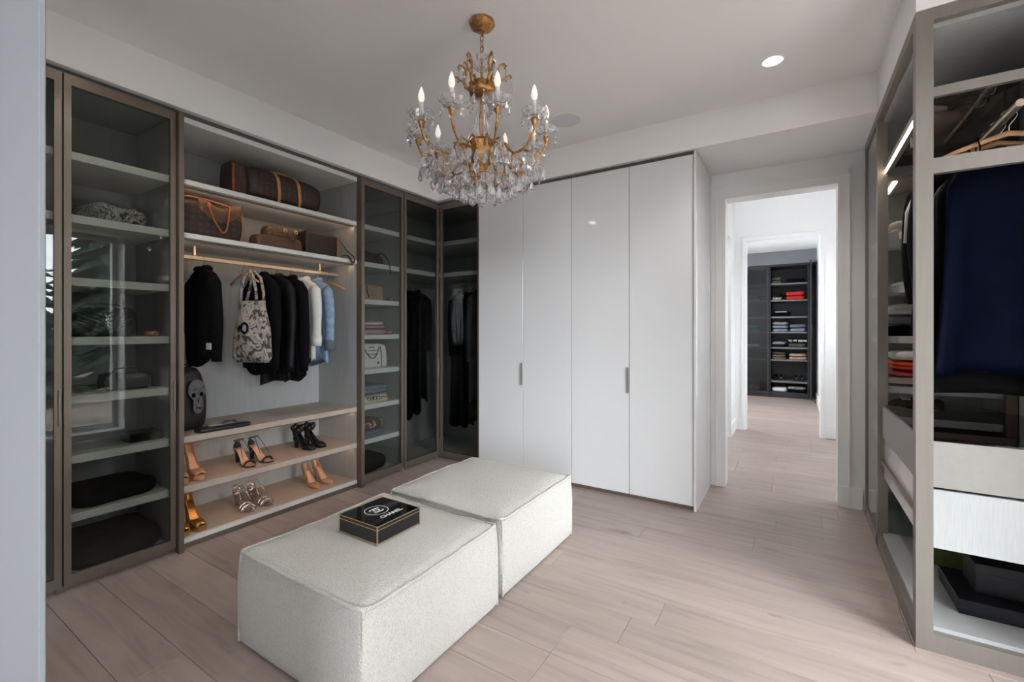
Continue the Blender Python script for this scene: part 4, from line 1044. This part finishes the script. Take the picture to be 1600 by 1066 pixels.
# skull print, lying on the front of the bag
def bagx(z): return .113-.010*abs(z-.17)/.17*1.0-.06*max(0, z-.28)
def disc(cx, cz, rx, rz_, off, n=24, shape=None):
    v = [(bagx(cz)+off, cx, cz)]; 
    for i in range(n):
        a = 2*PI*i/n; q = shape(a) if shape else 1
        z_ = cz+rz_*math.sin(a)*q; v.append((bagx(z_)+off, cx+rx*math.cos(a)*q, z_))
    return MB().add(v, [(0, 1+i, 1+(i+1) % n) for i in range(n)])
def skull(a):
    q = math.sin(a)
    return 1.0 if q > -.1 else 1-.16*abs(math.sin(2*a))
sk = disc(.014, .240, .050, .070, .004, 28, skull).build('skull_print', 'skullprint', t)
disc(.020, .155, .031, .060, .0045, 20, lambda a: 1-.12*abs(math.cos(2*a))).build('jaw_print', 'skullprint', t)
for cx, cz in ((-.006, .216), (.038, .219)): disc(cx, cz, .0115, .0145, .0056, 14).build('eye_print', 'black', t)
disc(.018, .180, .0055, .013, .0060, 3).build('nose_print', 'black', t)
for q in range(5): B(bagx(.135)+.004, .010+q*.0075, .128, bagx(.135)+.0062, .0112+q*.0075, .145).build('teeth_print', 'black', t)
B(bagx(.135)+.004, .008, .1355, bagx(.135)+.0063, .044, .1375).build('teeth_print', 'black', t)
MB().tube([(.03, -.05, .36), (.02, -.03, .395), (.01, .01, .40), (.0, .03, .37)], .012, 8, flat=.4).build('strap', 'skullbag', t, smooth=True)

t = thing('flat_pouch', 'flat black leather pouch with white lettering lying on taupe shelf', 'pouch', (-3.015, 1.405, .640+E_), -.06)
m = MB().rings([rsq(.050*s, .150*s2, .03, z, 4) for s, s2, z in ((.95, .98, 0), (1, 1, .006), (1, 1, .016), (.9, .96, .023), (.5, .7, .025), (.05, .1, .0255))])
m.build('body', 'blackleather', t, smooth=True)
MB().tube([(-.045, .00, .018), (-.052, .03, .034), (-.052, .085, .034), (-.045, .10, .018)], .004, 6).build('wrist_loop', 'blackleather', t, smooth=True)
for row, (xx, y0, y1) in enumerate(((-.012, -.075, -.005), (.002, -.065, .01), (-.008, .02, .07))):
    m = MB(); R_ = random.Random(row); y_ = y0
    while y_ < y1:
        w_ = R_.uniform(.003, .007); m.box(xx-.004, y_, .0252, xx+R_.uniform(.001, .005), y_+w_, .0262); y_ += w_+.0022
    m.build('lettering', 'paint_w', t)

GS = 'shoes on the open shelves'
for dy in (-.048, .045):
    pump('platform_heel', 'nude and gold peep-toe platform heel with ankle strap beside cabinet side', (-3.225, 1.250+dy*.95, .352+E_), -.06, 'nude', .105, .026, False, 'nudein', True, True, group=GS)
for dy in (-.046, .046):
    sandal('strappy_sandal', 'black strappy high-heel sandal with peach insole mid shelf', (-3.235, 1.640+dy, .352+E_), .10 if dy > 0 else -.05, 'blackleather', .085, 'nudein', GS)
for dy in (-.046, .046):
    pump('ruffled_ankle_heel', 'black suede block heel with ruffled ankle bow on middle shelf', (-3.255, 2.075+dy, .352+E_), .12, 'blackleather', .070, .006, False, 'black', False, False, True, GS, (.019, .015), .205, .060)
for dy in (-.044, .052):
    pump('gold_pump', 'metallic gold high-heel pump on the bottom shelf', (-3.215, 1.236+dy*.9, .054+E_), -.02, 'goldsh', .105, .020, False, 'goldsh', False, True, group=GS)
for dy in (-.046, .046):
    sandal('silver_sandal', 'metallic silver heeled sandal with wide toe strap on bottom shelf', (-3.245, 1.640+dy, .054+E_), .10 if dy > 0 else -.06, 'silver', .075, 'silver', GS, wide=True)
for dy in (-.042, .042):
    pump('nude_pump', 'pointed nude patent pump on the bottom shelf', (-3.265, 2.155+dy, .054+E_), .05 if dy > 0 else -.12, 'nude', .100, 0, True, 'nudein', group=GS)

# ------------------------------------------------------------------ first glass cabinet beside the jamb
B(.02, .259, 1.698, .45, .271, 1.722).build('hanging_rail', 'rod', u0)
hanger((-3.2, .55, 1.71), 0, 'wooden hanger inside the white coat behind glass', half=.125)
garment('coat', 'long white coat hanging behind glass next to the door jamb', 'coat', (-3.2, .55, 1.71), 0, 'white', .38, .80, .09, .60, 51, 1.0)
folded('folded_blanket', 'white folded blanket lying at the bottom below the white coat', 'blanket', (-3.2, .43, .052), (.34, .36, .12), 'white', 0, 2, 5)

# ------------------------------------------------------------------ glass cabinet with the quilted bag
folded('silk_scarf', 'crumpled black and white print scarf on upper glass cabinet shelf', 'scarf', (-3.15, .885, 1.817), (.30, .23, .10), 'scarf', .2, 1, 61)
t = thing('quilted_bag', 'black chevron quilted leather bag with silver monogram letters behind glass', 'bag', (-3.08, .845, 1.219+E_))
soft_box(.055, .130, .150, .03, .012, .95, 6, .02).build('body', 'blackleather', t, smooth=True)
for sg in (-1, 1):
    for q in range(6):
        z0 = .010+q*.022
        MB().tube([(.064+.004*math.sin(PI*min(1, z0/.15)), sg*.010, z0), (.067, sg*.060, z0+.028), (.060, sg*.115, min(.142, z0+.058))], .0042, 6).build('chevron_ridge', 'blackleather', t, smooth=True)
for ch_, dz, sz in (('Y', .098, .040), ('S', .078, .042), ('L', .060, .040)):
    lettering(ch_, sz, 'chrome', t, (.0735, .0 if ch_ != 'L' else .006, dz), (PI/2, 0, PI/2), name='monogram_letter', extrude=.001)
MB().tube([(.0, -.11, .145), (.01, -.06, .168), (.015, .0, .172), (.01, .06, .168), (0, .11, .145)], .005, 7).build('strap', 'blackleather', t, smooth=True)
def belt(label, loc, mt, r=.024, turns=3, h=.03, buckle=True):
    t = thing('rolled_belt', label, 'belt', loc)
    P = [((r*(.35+.65*i/60))*math.cos(2*PI*turns*i/60), (r*(.35+.65*i/60))*math.sin(2*PI*turns*i/60), h*.5) for i in range(61)]
    MB().tube(P, h*.5, 6, flat=1.0, up=(0, 0, 1)).xf(Matrix.Diagonal((1, 1, 1, 1))).build('strap', mt, t, smooth=True)
    if buckle:
        MB().tube([(r+.014, .012*math.cos(a), h*.5+.011*math.sin(a)) for a in [2*PI*i/14 for i in range(14)]], .003, 6, closed=True).build('buckle', 'goldtrim', t, smooth=True)
    return t
belt('dark brown rolled belt with gold buckle beside the quilted bag', (-3.03, 1.045, 1.219+E_), 'tan')
t = thing('clutch_bag', 'small black structured bag with short handle on glass cabinet shelf', 'bag', (-3.10, .945, .932+E_))
soft_box(.060, .100, .090, .02, .006, .96, 14, .02).build('body', 'blackleather', t, smooth=True)
MB().tube([(.02, -.06, .088), (.02, -.05, .112), (.02, .0, .118), (.02, .05, .112), (.02, .06, .088)], .005, 7).build('handle', 'blackleather', t, smooth=True)
B(.062, -.09, .058, .066, .09, .064).build('flap_edge', 'blackleather', t)
t = thing('glass_tray', 'small clear glass tray on the glass cabinet shelf', 'tray', (-3.08, 1.015, .641+E_))
m = MB().box(-.07, -.075, 0, .07, .075, .004); m.build('base', 'chrome', t)
for a in ((-.07, -.075, -.066, .075), (.066, -.075, .07, .075), (-.066, -.075, .066, -.071), (-.066, .071, .066, .075)):
    B(a[0], a[1], .004, a[2], a[3], .05).build('glass_side', 'glass', t)
folded('folded_tee', 'black folded top spread on lower shelf of glass cabinet', 'clothing', (-3.17, .89, .357), (.34, .36, .075), 'black', .12, 1, 62)
folded('fur_throw', 'dark burgundy fur throw folded at the bottom of glass cabinet', 'throw', (-3.19, .892, .052), (.40, .40, .115), 'fur', 0, 1, 63)

# ------------------------------------------------------------------ narrow glass cabinet
t = thing('sling_bag', 'brown monogram sling bag slumped on high shelf with dangling strap', 'bag', (-3.12, 2.600, 1.817+E_))
soft_box(.070, .135, .110, .04, .015, .80, 71, .25).build('body', 'mono', t, smooth=True)
MB().tube([(.03, .06, .10), (.10, .09, .10), (.135, .115, .05), (.1545, .120, .006), (.1565, .122, -.045)], .0042, 7).build('strap', 'brownfabric', t, smooth=True)
MB().tube([(.1565, .122, -.045), (.1565, .124, -.078)], [.004, .0055], 7).build('tassel', 'brownfabric', t, smooth=True)
t = thing('frame_handbag', 'tan leather handbag with thin gold frame behind narrow glass door', 'bag', (-3.09, 2.575, 1.510+E_))
soft_box(.055, .135, .128, .012, .004, .99, 15, 0).build('body', 'tanred_soft' if 'tanred_soft' in M else 'tancloth', t, smooth=True, angle=.7)
B(-.056, -.136, .126, .056, .136, .133).build('gold_frame', 'goldtrim', t, bevel=.002)
MB().sphere((0, -.02, .138), .006, 5).build('clasp', 'goldtrim', t)
MB().tube([(.058, -.05, .115), (.062, -.046, .08), (.06, -.03, .04), (.059, -.022, .02)], .006, 6, flat=.5).build('bow_ribbon', 'brownfabric', t, smooth=True)
belt('red-brown rolled belt with gold buckle beside tan frame handbag', (-3.02, 2.775, 1.510+E_), 'tanred')
GK = 'knitwear behind the narrow glass door'
z_ = 1.219
for i, (mt, h_, nm, lb) in enumerate((('pink', .045, 'folded_sweater', 'dusty pink sweater at the bottom of the pink pile'), ('pink', .026, 'folded_sweater', 'pale pink sweater in the middle of the pink pile'), ('cream', .028, 'folded_sweater', 'cream and pink sweater on top of the pink pile'))):
    folded(nm, lb, 'sweater', (-3.12, 2.570-.006*i, z_), (.30, .27-.015*i, h_), mt, .03*i, 1, 80+i, GK); z_ += h_+.004
belt('pale tan rolled belt with gold buckle beside the pink sweaters', (-3.02, 2.765, 1.219+E_), 'tan')
t = thing('lettered_handbag', 'white leather handbag with handwritten lettering and pink mark behind glass', 'bag', (-3.10, 2.595, .932+E_))
soft_box(.070, .165, .205, .03, .008, .90, 16, .03).build('body', 'white', t, smooth=True)
MB().tube([(.074+.016*math.sin(PI*i/14), -.105+.17*i/14, .180-.095*math.sin(PI*i/14)) for i in range(15)], .005, 7).build('handle', 'grey', t, smooth=True)
for yy in (-.115, .085): MB().tube([(.078, yy, .008), (.081, yy*.97, .10), (.074, yy*.90, .182)], .004, 6).build('seam_strap', 'grey', t, smooth=True)
for q, (cz, w_) in enumerate(((.178, .06), (.150, .10), (.120, .07))):
    MB().tube([(.0805-(.004 if cz > .17 else 0), -.02+y_, z_2) for y_, z_2 in squiggle(0, cz, w_, .008, 14, q)], .0022, 5).build('handwriting', 'black', t)
MB().tube([(.0815, .045+y_, z_2) for y_, z_2 in squiggle(0, .045, .02, .014, 5, 9)], .003, 5).build('pink_mark', 'rose', t)
o = folded('folded_sweater', 'cream knit sweater with dark lettering under blue top', 'sweater', (-3.12, 2.585, .641), (.30, .31, .070), 'cream', 0, 1, 84, GK)
lettering('GUCCI', .045, 'brownfabric', o, (.147, -.035, .042), (PI/2, 0, PI/2), extrude=.006)
B(.138, .045, .030, .152, .115, .052).build('red_stripe', 'rose', o)
folded('folded_tee', 'pale blue-grey top lying on the lettered cream sweater', 'clothing', (-3.12, 2.580, .641+.082), (.29, .30, .070), 'bluegrey', .05, 2, 85, GK)
folded('folded_jeans', 'blue-grey folded jeans under the brown patterned knit', 'jeans', (-3.13, 2.570, .357), (.28, .27, .060), 'jean', 0, 2, 86, GK)
folded('folded_sweater', 'brown and cream patterned knit on the folded jeans', 'sweater', (-3.13, 2.570, .357+.070), (.28, .27, .068), 'cow', .04, 1, 87, GK)
folded('folded_tee', 'dark charcoal knit heaped at the bottom of narrow glass cabinet', 'clothing', (-3.18, 2.610, .052), (.30, .31, .12), 'black', .1, 1, 88, GK)

# ------------------------------------------------------------------ corner cabinet garments
GC = 'dark garments in the corner cabinet'
for i, (y, mt, L_, sl_) in enumerate(((2.950, 'blacksat', 1.32, .55), (3.055, 'black', 1.22, .5), (3.160, 'blacksat', 1.15, 0), (3.260, 'black', 1.05, .5))):
    hanger((-3.2, y, 1.70), 0, 'wooden hanger holding a black dress in the corner cabinet', half=.125, group=GC+' hangers')
    garment('dress', 'long black dress on the left rail of the corner cabinet', 'dress', (-3.2, y, 1.70), 0, mt, .36, L_, .085, sl_, 100+i, 1.0, group=GC, collar=sl_ > 0)
for i, (x, mt, L_, sl_) in enumerate(((-2.885, 'black', 1.35, .55), (-2.775, 'black', 1.30, 0), (-2.665, 'slate', 1.05, .6), (-2.550, 'blacksat', 1.38, .5))):
    if mt == 'slate': M['slate'] = mat('slate_blue_cloth', (.035, .045, .055), .8, noise=.2, nscale=20)
    hanger((x, 3.63, 1.70), PI/2, 'wooden hanger holding a slate coat in the corner cabinet' if mt == 'slate' else 'wooden hanger on the back rail of the corner cabinet', half=.125, group=None if mt == 'slate' else GC+' hangers at the back')
    garment('coat', 'slate blue coat hanging among black coats behind glass' if mt == 'slate' else 'long black coat on the back rail of the corner cabinet', 'coat', (x, 3.63, 1.70), PI/2, mt, .37, L_, .075, sl_, 110+i, 1.0, group=GC, collar=sl_ > 0)

# ------------------------------------------------------------------ right wardrobe contents
RR = 2.085
hanger((.70, 2.480, RR), 0, 'wooden hanger holding the navy evening dress', half=.20, group='hangers in the framed wardrobe')
nd = garment('evening_dress', 'navy chiffon evening dress with draped hem in the framed wardrobe', 'dress', (.70, 2.480, RR), 0, 'navy', .42, .93, .07, 0, 121, 1.06, collar=False, folds=9, strap=True, hem=.03)
hanger((.70, 2.590, RR), 0, 'wooden hanger with black dress behind the navy dress', half=.20, group='hangers in the framed wardrobe')
garment('evening_dress', 'black draped evening dress directly behind the navy dress', 'dress', (.70, 2.590, RR), 0, 'black', .44, 1.02, .065, 0, 122, 1.1, collar=False, folds=8, strap=True, hem=.03)
hanger((.70, 2.700, RR), 0, 'wooden hanger with black top in the framed wardrobe', half=.20, group='hangers in the framed wardrobe')
garment('evening_dress', 'black satin dress in the middle of the framed wardrobe rail', 'dress', (.70, 2.700, RR), 0, 'blacksat', .44, 1.0, .065, 0, 123, 1.05, collar=False, folds=7, strap=True)
hanger((.70, 2.820, RR), 0, 'wooden hanger with black lace dress in the framed wardrobe', half=.125, group='hangers in the framed wardrobe')
garment('evening_dress', 'black lace dress with long sleeves in the framed wardrobe', 'dress', (.70, 2.820, RR), 0, 'black', .40, .98, .085, .55, 124, 1.05, folds=6)
hanger((.70, 2.960, RR), 0, 'wooden hanger with black blouse on framed wardrobe rail', half=.125, group='hangers in the framed wardrobe')
bl = garment('blouse', 'black blouse with white front strip in the framed wardrobe', 'blouse', (.70, 2.960, RR), 0, 'black', .40, .80, .08, .55, 125, 1.0)
MB().tube([(-.19, -.036, -.15), (-.225, -.042, -.25), (-.232, -.042, -.40)], .010, 8, flat=.5, up=(0, 1, 0)).build('white_strip', 'white', bl, smooth=True)
MB().tube([(-.02+.02*i, -.02+.01*math.sin(i), -.93-.10*math.sin(PI*i/12)) for i in range(13)], .004, 6).build('cord_loop', 'navy', nd, smooth=True)
MB().tube([(.0+.02*i, -.01, -.93-.075*math.sin(PI*i/11)) for i in range(12)], .004, 6).build('cord_loop', 'navy', nd, smooth=True)
GF = 'folded shirts on the bronze shelf'
folded('folded_shirt', 'rose red folded shirt at the bottom of the bronze shelf pile', 'shirt', (.64, 3.46, .985), (.32, .27, .034), 'rose', 0, 1, 131, GF)
folded('folded_shirt', 'orange-red folded shirt in the middle of the bronze shelf pile', 'shirt', (.64, 3.46, .985+.042), (.32, .27, .048), 'orange', .02, 2, 132, GF)
folded('folded_shirt', 'white folded shirt on top of the orange and rose shirts', 'shirt', (.63, 3.46, .985+.098), (.31, .26, .050), 'white', -.03, 1, 133, GF)
sB2 = rp('shelf', 'shelf', RX+.048, RY1+.03, .785, RB-.016, RY1+.33, .800)
for k, (x, y) in enumerate(((.59, 3.43), (.60, 3.53))):
    t = thing('slip_on_shoe', 'dark brown slip-on shoe with white woven mark on low shelf', 'shoe', (x, y, .800+E_), .1 if k else -.05, 'brown slip-ons')
    rs = []
    for i in range(15):
        k_ = i/14; w_ = prof([(0, .022), (.1, .030), (.7, .040), (.92, .030), (1, .008)], k_); h_ = prof([(0, .050), (.3, .042), (.55, .055), (.85, .036), (1, .016)], k_)
        rs.append([(.24*k_*-1+.12, w_*math.cos(a), max(0, h_*.5+h_*.5*math.sin(a)*1.0)) for a in [2*PI*j/14 for j in range(14)]])
    MB().rings(rs).build('upper', 'brownfabric', t, smooth=True)
    MB().rings([rsq(.118, .038, .035, z, 4) for z in (0, .010)]).build('sole', 'tancloth', t)
    B(-.06, -.026, .050, -.02, .026, .0535).build('white_mark', 'white', t)
folded('folded_sweater', 'black folded sweater at bottom of the dark pile in framed wardrobe', 'sweater', (.62, 3.58, 1.219), (.34, .36, .06), 'black', 0, 2, 141)
folded('folded_sweater', 'charcoal folded sweater on top of the dark pile in framed wardrobe', 'sweater', (.62, 3.58, 1.219+.068), (.32, .34, .05), 'grey', 0, 1, 142)
folded('folded_tee', 'white and grey top crowning the dark sweater pile', 'clothing', (.61, 3.57, 1.219+.126), (.30, .32, .06), 'white', .1, 2, 143)
pump('white_shoe', 'white low shoe on upper shelf of the framed wardrobe', (.72, 3.60, 1.510+E_), PI*.95, 'white', .05, .004, False, 'white')
o = MB().sphere((0, 0, 0), .034, 8, (1, 1, .9)).build('pompom', 'red', None, smooth=True); o.location = (.475, 3.70, 1.510+.031); tag(o, 'small bright red pompom beside white shoe on upper shelf', 'pompom')
folded('folded_tee', 'cream folded top on the highest side shelf of framed wardrobe', 'clothing', (.66, 3.60, 1.817), (.34, .34, .09), 'cream', 0, 2, 144)
def gift_box(name, label, x0, x1, y0, y1, z0, z1, mt, lid=.022):
    t = thing(name, label, 'box', ((x0+x1)/2, (y0+y1)/2, z0+E_)); w_, d_, h_ = (x1-x0)/2, (y1-y0)/2, z1-z0
    B(-w_+.003, -d_+.003, 0, w_-.003, d_-.003, h_-.002).build('box_base', mt, t, bevel=.0015)
    B(-w_, -d_, h_-lid, w_, d_, h_).build('lid', mt, t, bevel=.0015)
gift_box('flat_gift_box', 'wide flat black box on the white base of framed wardrobe', .570, .940, 2.535, 2.845, .088, .150, 'blackbox', .035)
gift_box('gift_box', 'small tall black box standing on the wide flat black box', .640, .815, 2.625, 2.800, .1515, .275, 'blackbox', .04)
gift_box('green_box', 'olive green box behind the black boxes in framed wardrobe', .560, .80, 3.00, 3.22, .088, .215, 'greencanvas', .03)

# ------------------------------------------------------------------ dark closet in the far room
SF = (.308, .713, .941, 1.231, 1.518, 1.829, 2.141)
def dark_unit(label, x0, x1):
    t = thing('dark_closet_cabinet', label, 'cabinet', (x0, 9.76, 0)); W = x1-x0
    for a in (0, W-.02): B(a, 0, 0, a+.02, .55, 2.48).build('side_panel', 'closet', t)
    B(.02, .53, .05, W-.02, .55, 2.46).build('back_panel', 'closet', t)
    B(.02, 0, 2.455, W-.02, .53, 2.48).build('top_panel', 'closet', t)
    B(.02, .02, 0, W-.02, .53, .106).build('base_panel', 'closet', t)
    for z in SF: B(.021, .03, z-.028, W-.021, .529, z).build('shelf', 'closet_shelf', t)
    return t
dl = dark_unit('dark charcoal closet cabinet behind a closed smoked glass door', -1.10, -.400)
frame_door(dl, .004, .696, .06, 2.478, -.024, None, 'closet', 'glass_dark', .035, .05)
dr = dark_unit('dark charcoal closet cabinet standing open, shelves of folded clothes', -.398, .225)
d = MB().box(.628, -.50, .06, .652, -.46, 2.478).box(.628, -.045, .06, .652, -.005, 2.478).box(.628, -.46, .06, .652, -.045, .11).box(.628, -.46, 2.428, .652, -.045, 2.478).build('door', 'closet', dr)
B(.638, -.46, .11, .643, -.045, 2.428).build('glass_pane', 'glass_dark', d)
B(.652, -.49, 1.15, .664, -.478, 1.33).build('handle', 'closet', d)
fn = [0]
def far(x, z, mts, wd, h, kind, labels, cat='clothing'):
    zz = z
    for i, (mt, lb) in enumerate(zip(mts, labels)):
        fn[0] += 1; hh_ = h/len(mts)
        folded(kind, lb, cat, (x, 9.97, zz+.0005), (wd, .34, hh_*.92), mt, 0, 1, 200+fn[0], 'folded clothes in the dark closet'); zz += hh_*1.08
far(-.285, 2.141, ['olive', 'olive'], .17, .12, 'folded_sweater', ['olive sweater under another on the top closet shelf', 'olive sweater upper of two on the top closet shelf'], 'sweater')
far(.02, 2.141, ['black'], .30, .09, 'folded_sweater', ['black sweater lying alone beside olive sweaters'], 'sweater')
far(-.275, 1.829, ['scarf', 'black'], .16, .13, 'folded_shirt', ['black and white print shirt next to red knits', 'black shirt on top of the black and white print'], 'shirt')
far(.02, 1.829, ['red', 'red'], .30, .15, 'folded_sweater', ['bright red knit, lower of the red pair', 'bright red knit, upper of the red pair'], 'sweater')
far(-.20, 1.518, ['black', 'black'], .28, .10, 'folded_shirt', ['black tee at the bottom below red knits shelf', 'black tee with white print stripe below red knits shelf'], 'shirt')
far(-.225, 1.231, ['grey', 'bluegrey', 'grey'], .26, .18, 'folded_jeans', ['grey jeans at the bottom of taller grey pile', 'blue-grey jeans in the middle of taller grey pile', 'grey jeans on top of the taller grey pile'], 'jeans')
far(.06, 1.231, ['grey', 'jean'], .26, .14, 'folded_jeans', ['grey jeans under blue jeans in the shorter grey pile', 'blue jeans on top of the shorter grey pile'], 'jeans')
far(-.245, .941, ['black', 'grey'], .22, .10, 'folded_shirt', ['black tee under charcoal tee beside the lettered sweatshirt', 'charcoal tee on black tee beside the lettered sweatshirt'], 'shirt')
far(.05, .941, ['olive', 'black'], .28, .17, 'folded_sweater', ['olive sweater under the black lettered sweatshirt', 'black sweatshirt with white lettering across its front'], 'sweater')
for o in list(COL.objects):
    if o.get('label') == 'black sweatshirt with white lettering across its front':
        lettering('TC PT GRNE', .052, 'paint_w', o, (0, -.172, .028), (PI/2, 0, 0), extrude=.006, bold=.001)
    if o.get('label') == 'black tee with white print stripe below red knits shelf':
        B(-.10, -.178, .026, .08, -.160, .036).build('print_stripe', 'paint_w', o)
far(-.245, .713, ['browncloth', 'browncloth', 'olive'], .22, .13, 'folded_trousers', ['brown trousers at the bottom of the brown pile', 'brown trousers in the middle of the brown pile', 'olive trousers on top of the brown pile'], 'trousers')
far(.06, .713, ['tancloth', 'tancloth'], .28, .11, 'folded_trousers', ['tan trousers, lower of the tan pair', 'tan trousers, upper of the tan pair'], 'trousers')
far(-.24, .106, ['white'], .26, .08, 'folded_shirt', ['white folded shirt at the bottom of the dark closet'], 'shirt')
far(.04, .106, ['black', 'scarf'], .28, .10, 'folded_shirt', ['black shirt under print shirt at the closet bottom', 'black and white print shirt at the closet bottom'], 'shirt')
far(-.72, 1.829, ['bluegrey', 'bluegrey'], .3, .10, 'folded_shirt', ['pale blue shirt, lower of pair behind closet glass', 'pale blue shirt, upper of pair behind closet glass'], 'shirt')
far(-.72, 1.231, ['green', 'green'], .3, .13, 'folded_sweater', ['green sweater, lower of pair behind closet glass', 'green sweater, upper of pair behind closet glass'], 'sweater')
far(-.72, .941, ['white'], .3, .05, 'folded_shirt', ['white shirt lying alone behind closet glass'], 'shirt')
far(-.72, .106, ['grey'], .3, .10, 'folded_shirt', ['grey shirt at the bottom behind closet glass'], 'shirt')
for k, x in enumerate((-.30, -.21, .03, .12)):
    pump('dark_shoe', 'dark shoe with pale toe on the lowest closet shelf', (x, 10.10, .308+E_), -PI/2, 'blackleather', .03, .006, False, 'cream', group='shoes in the dark closet')
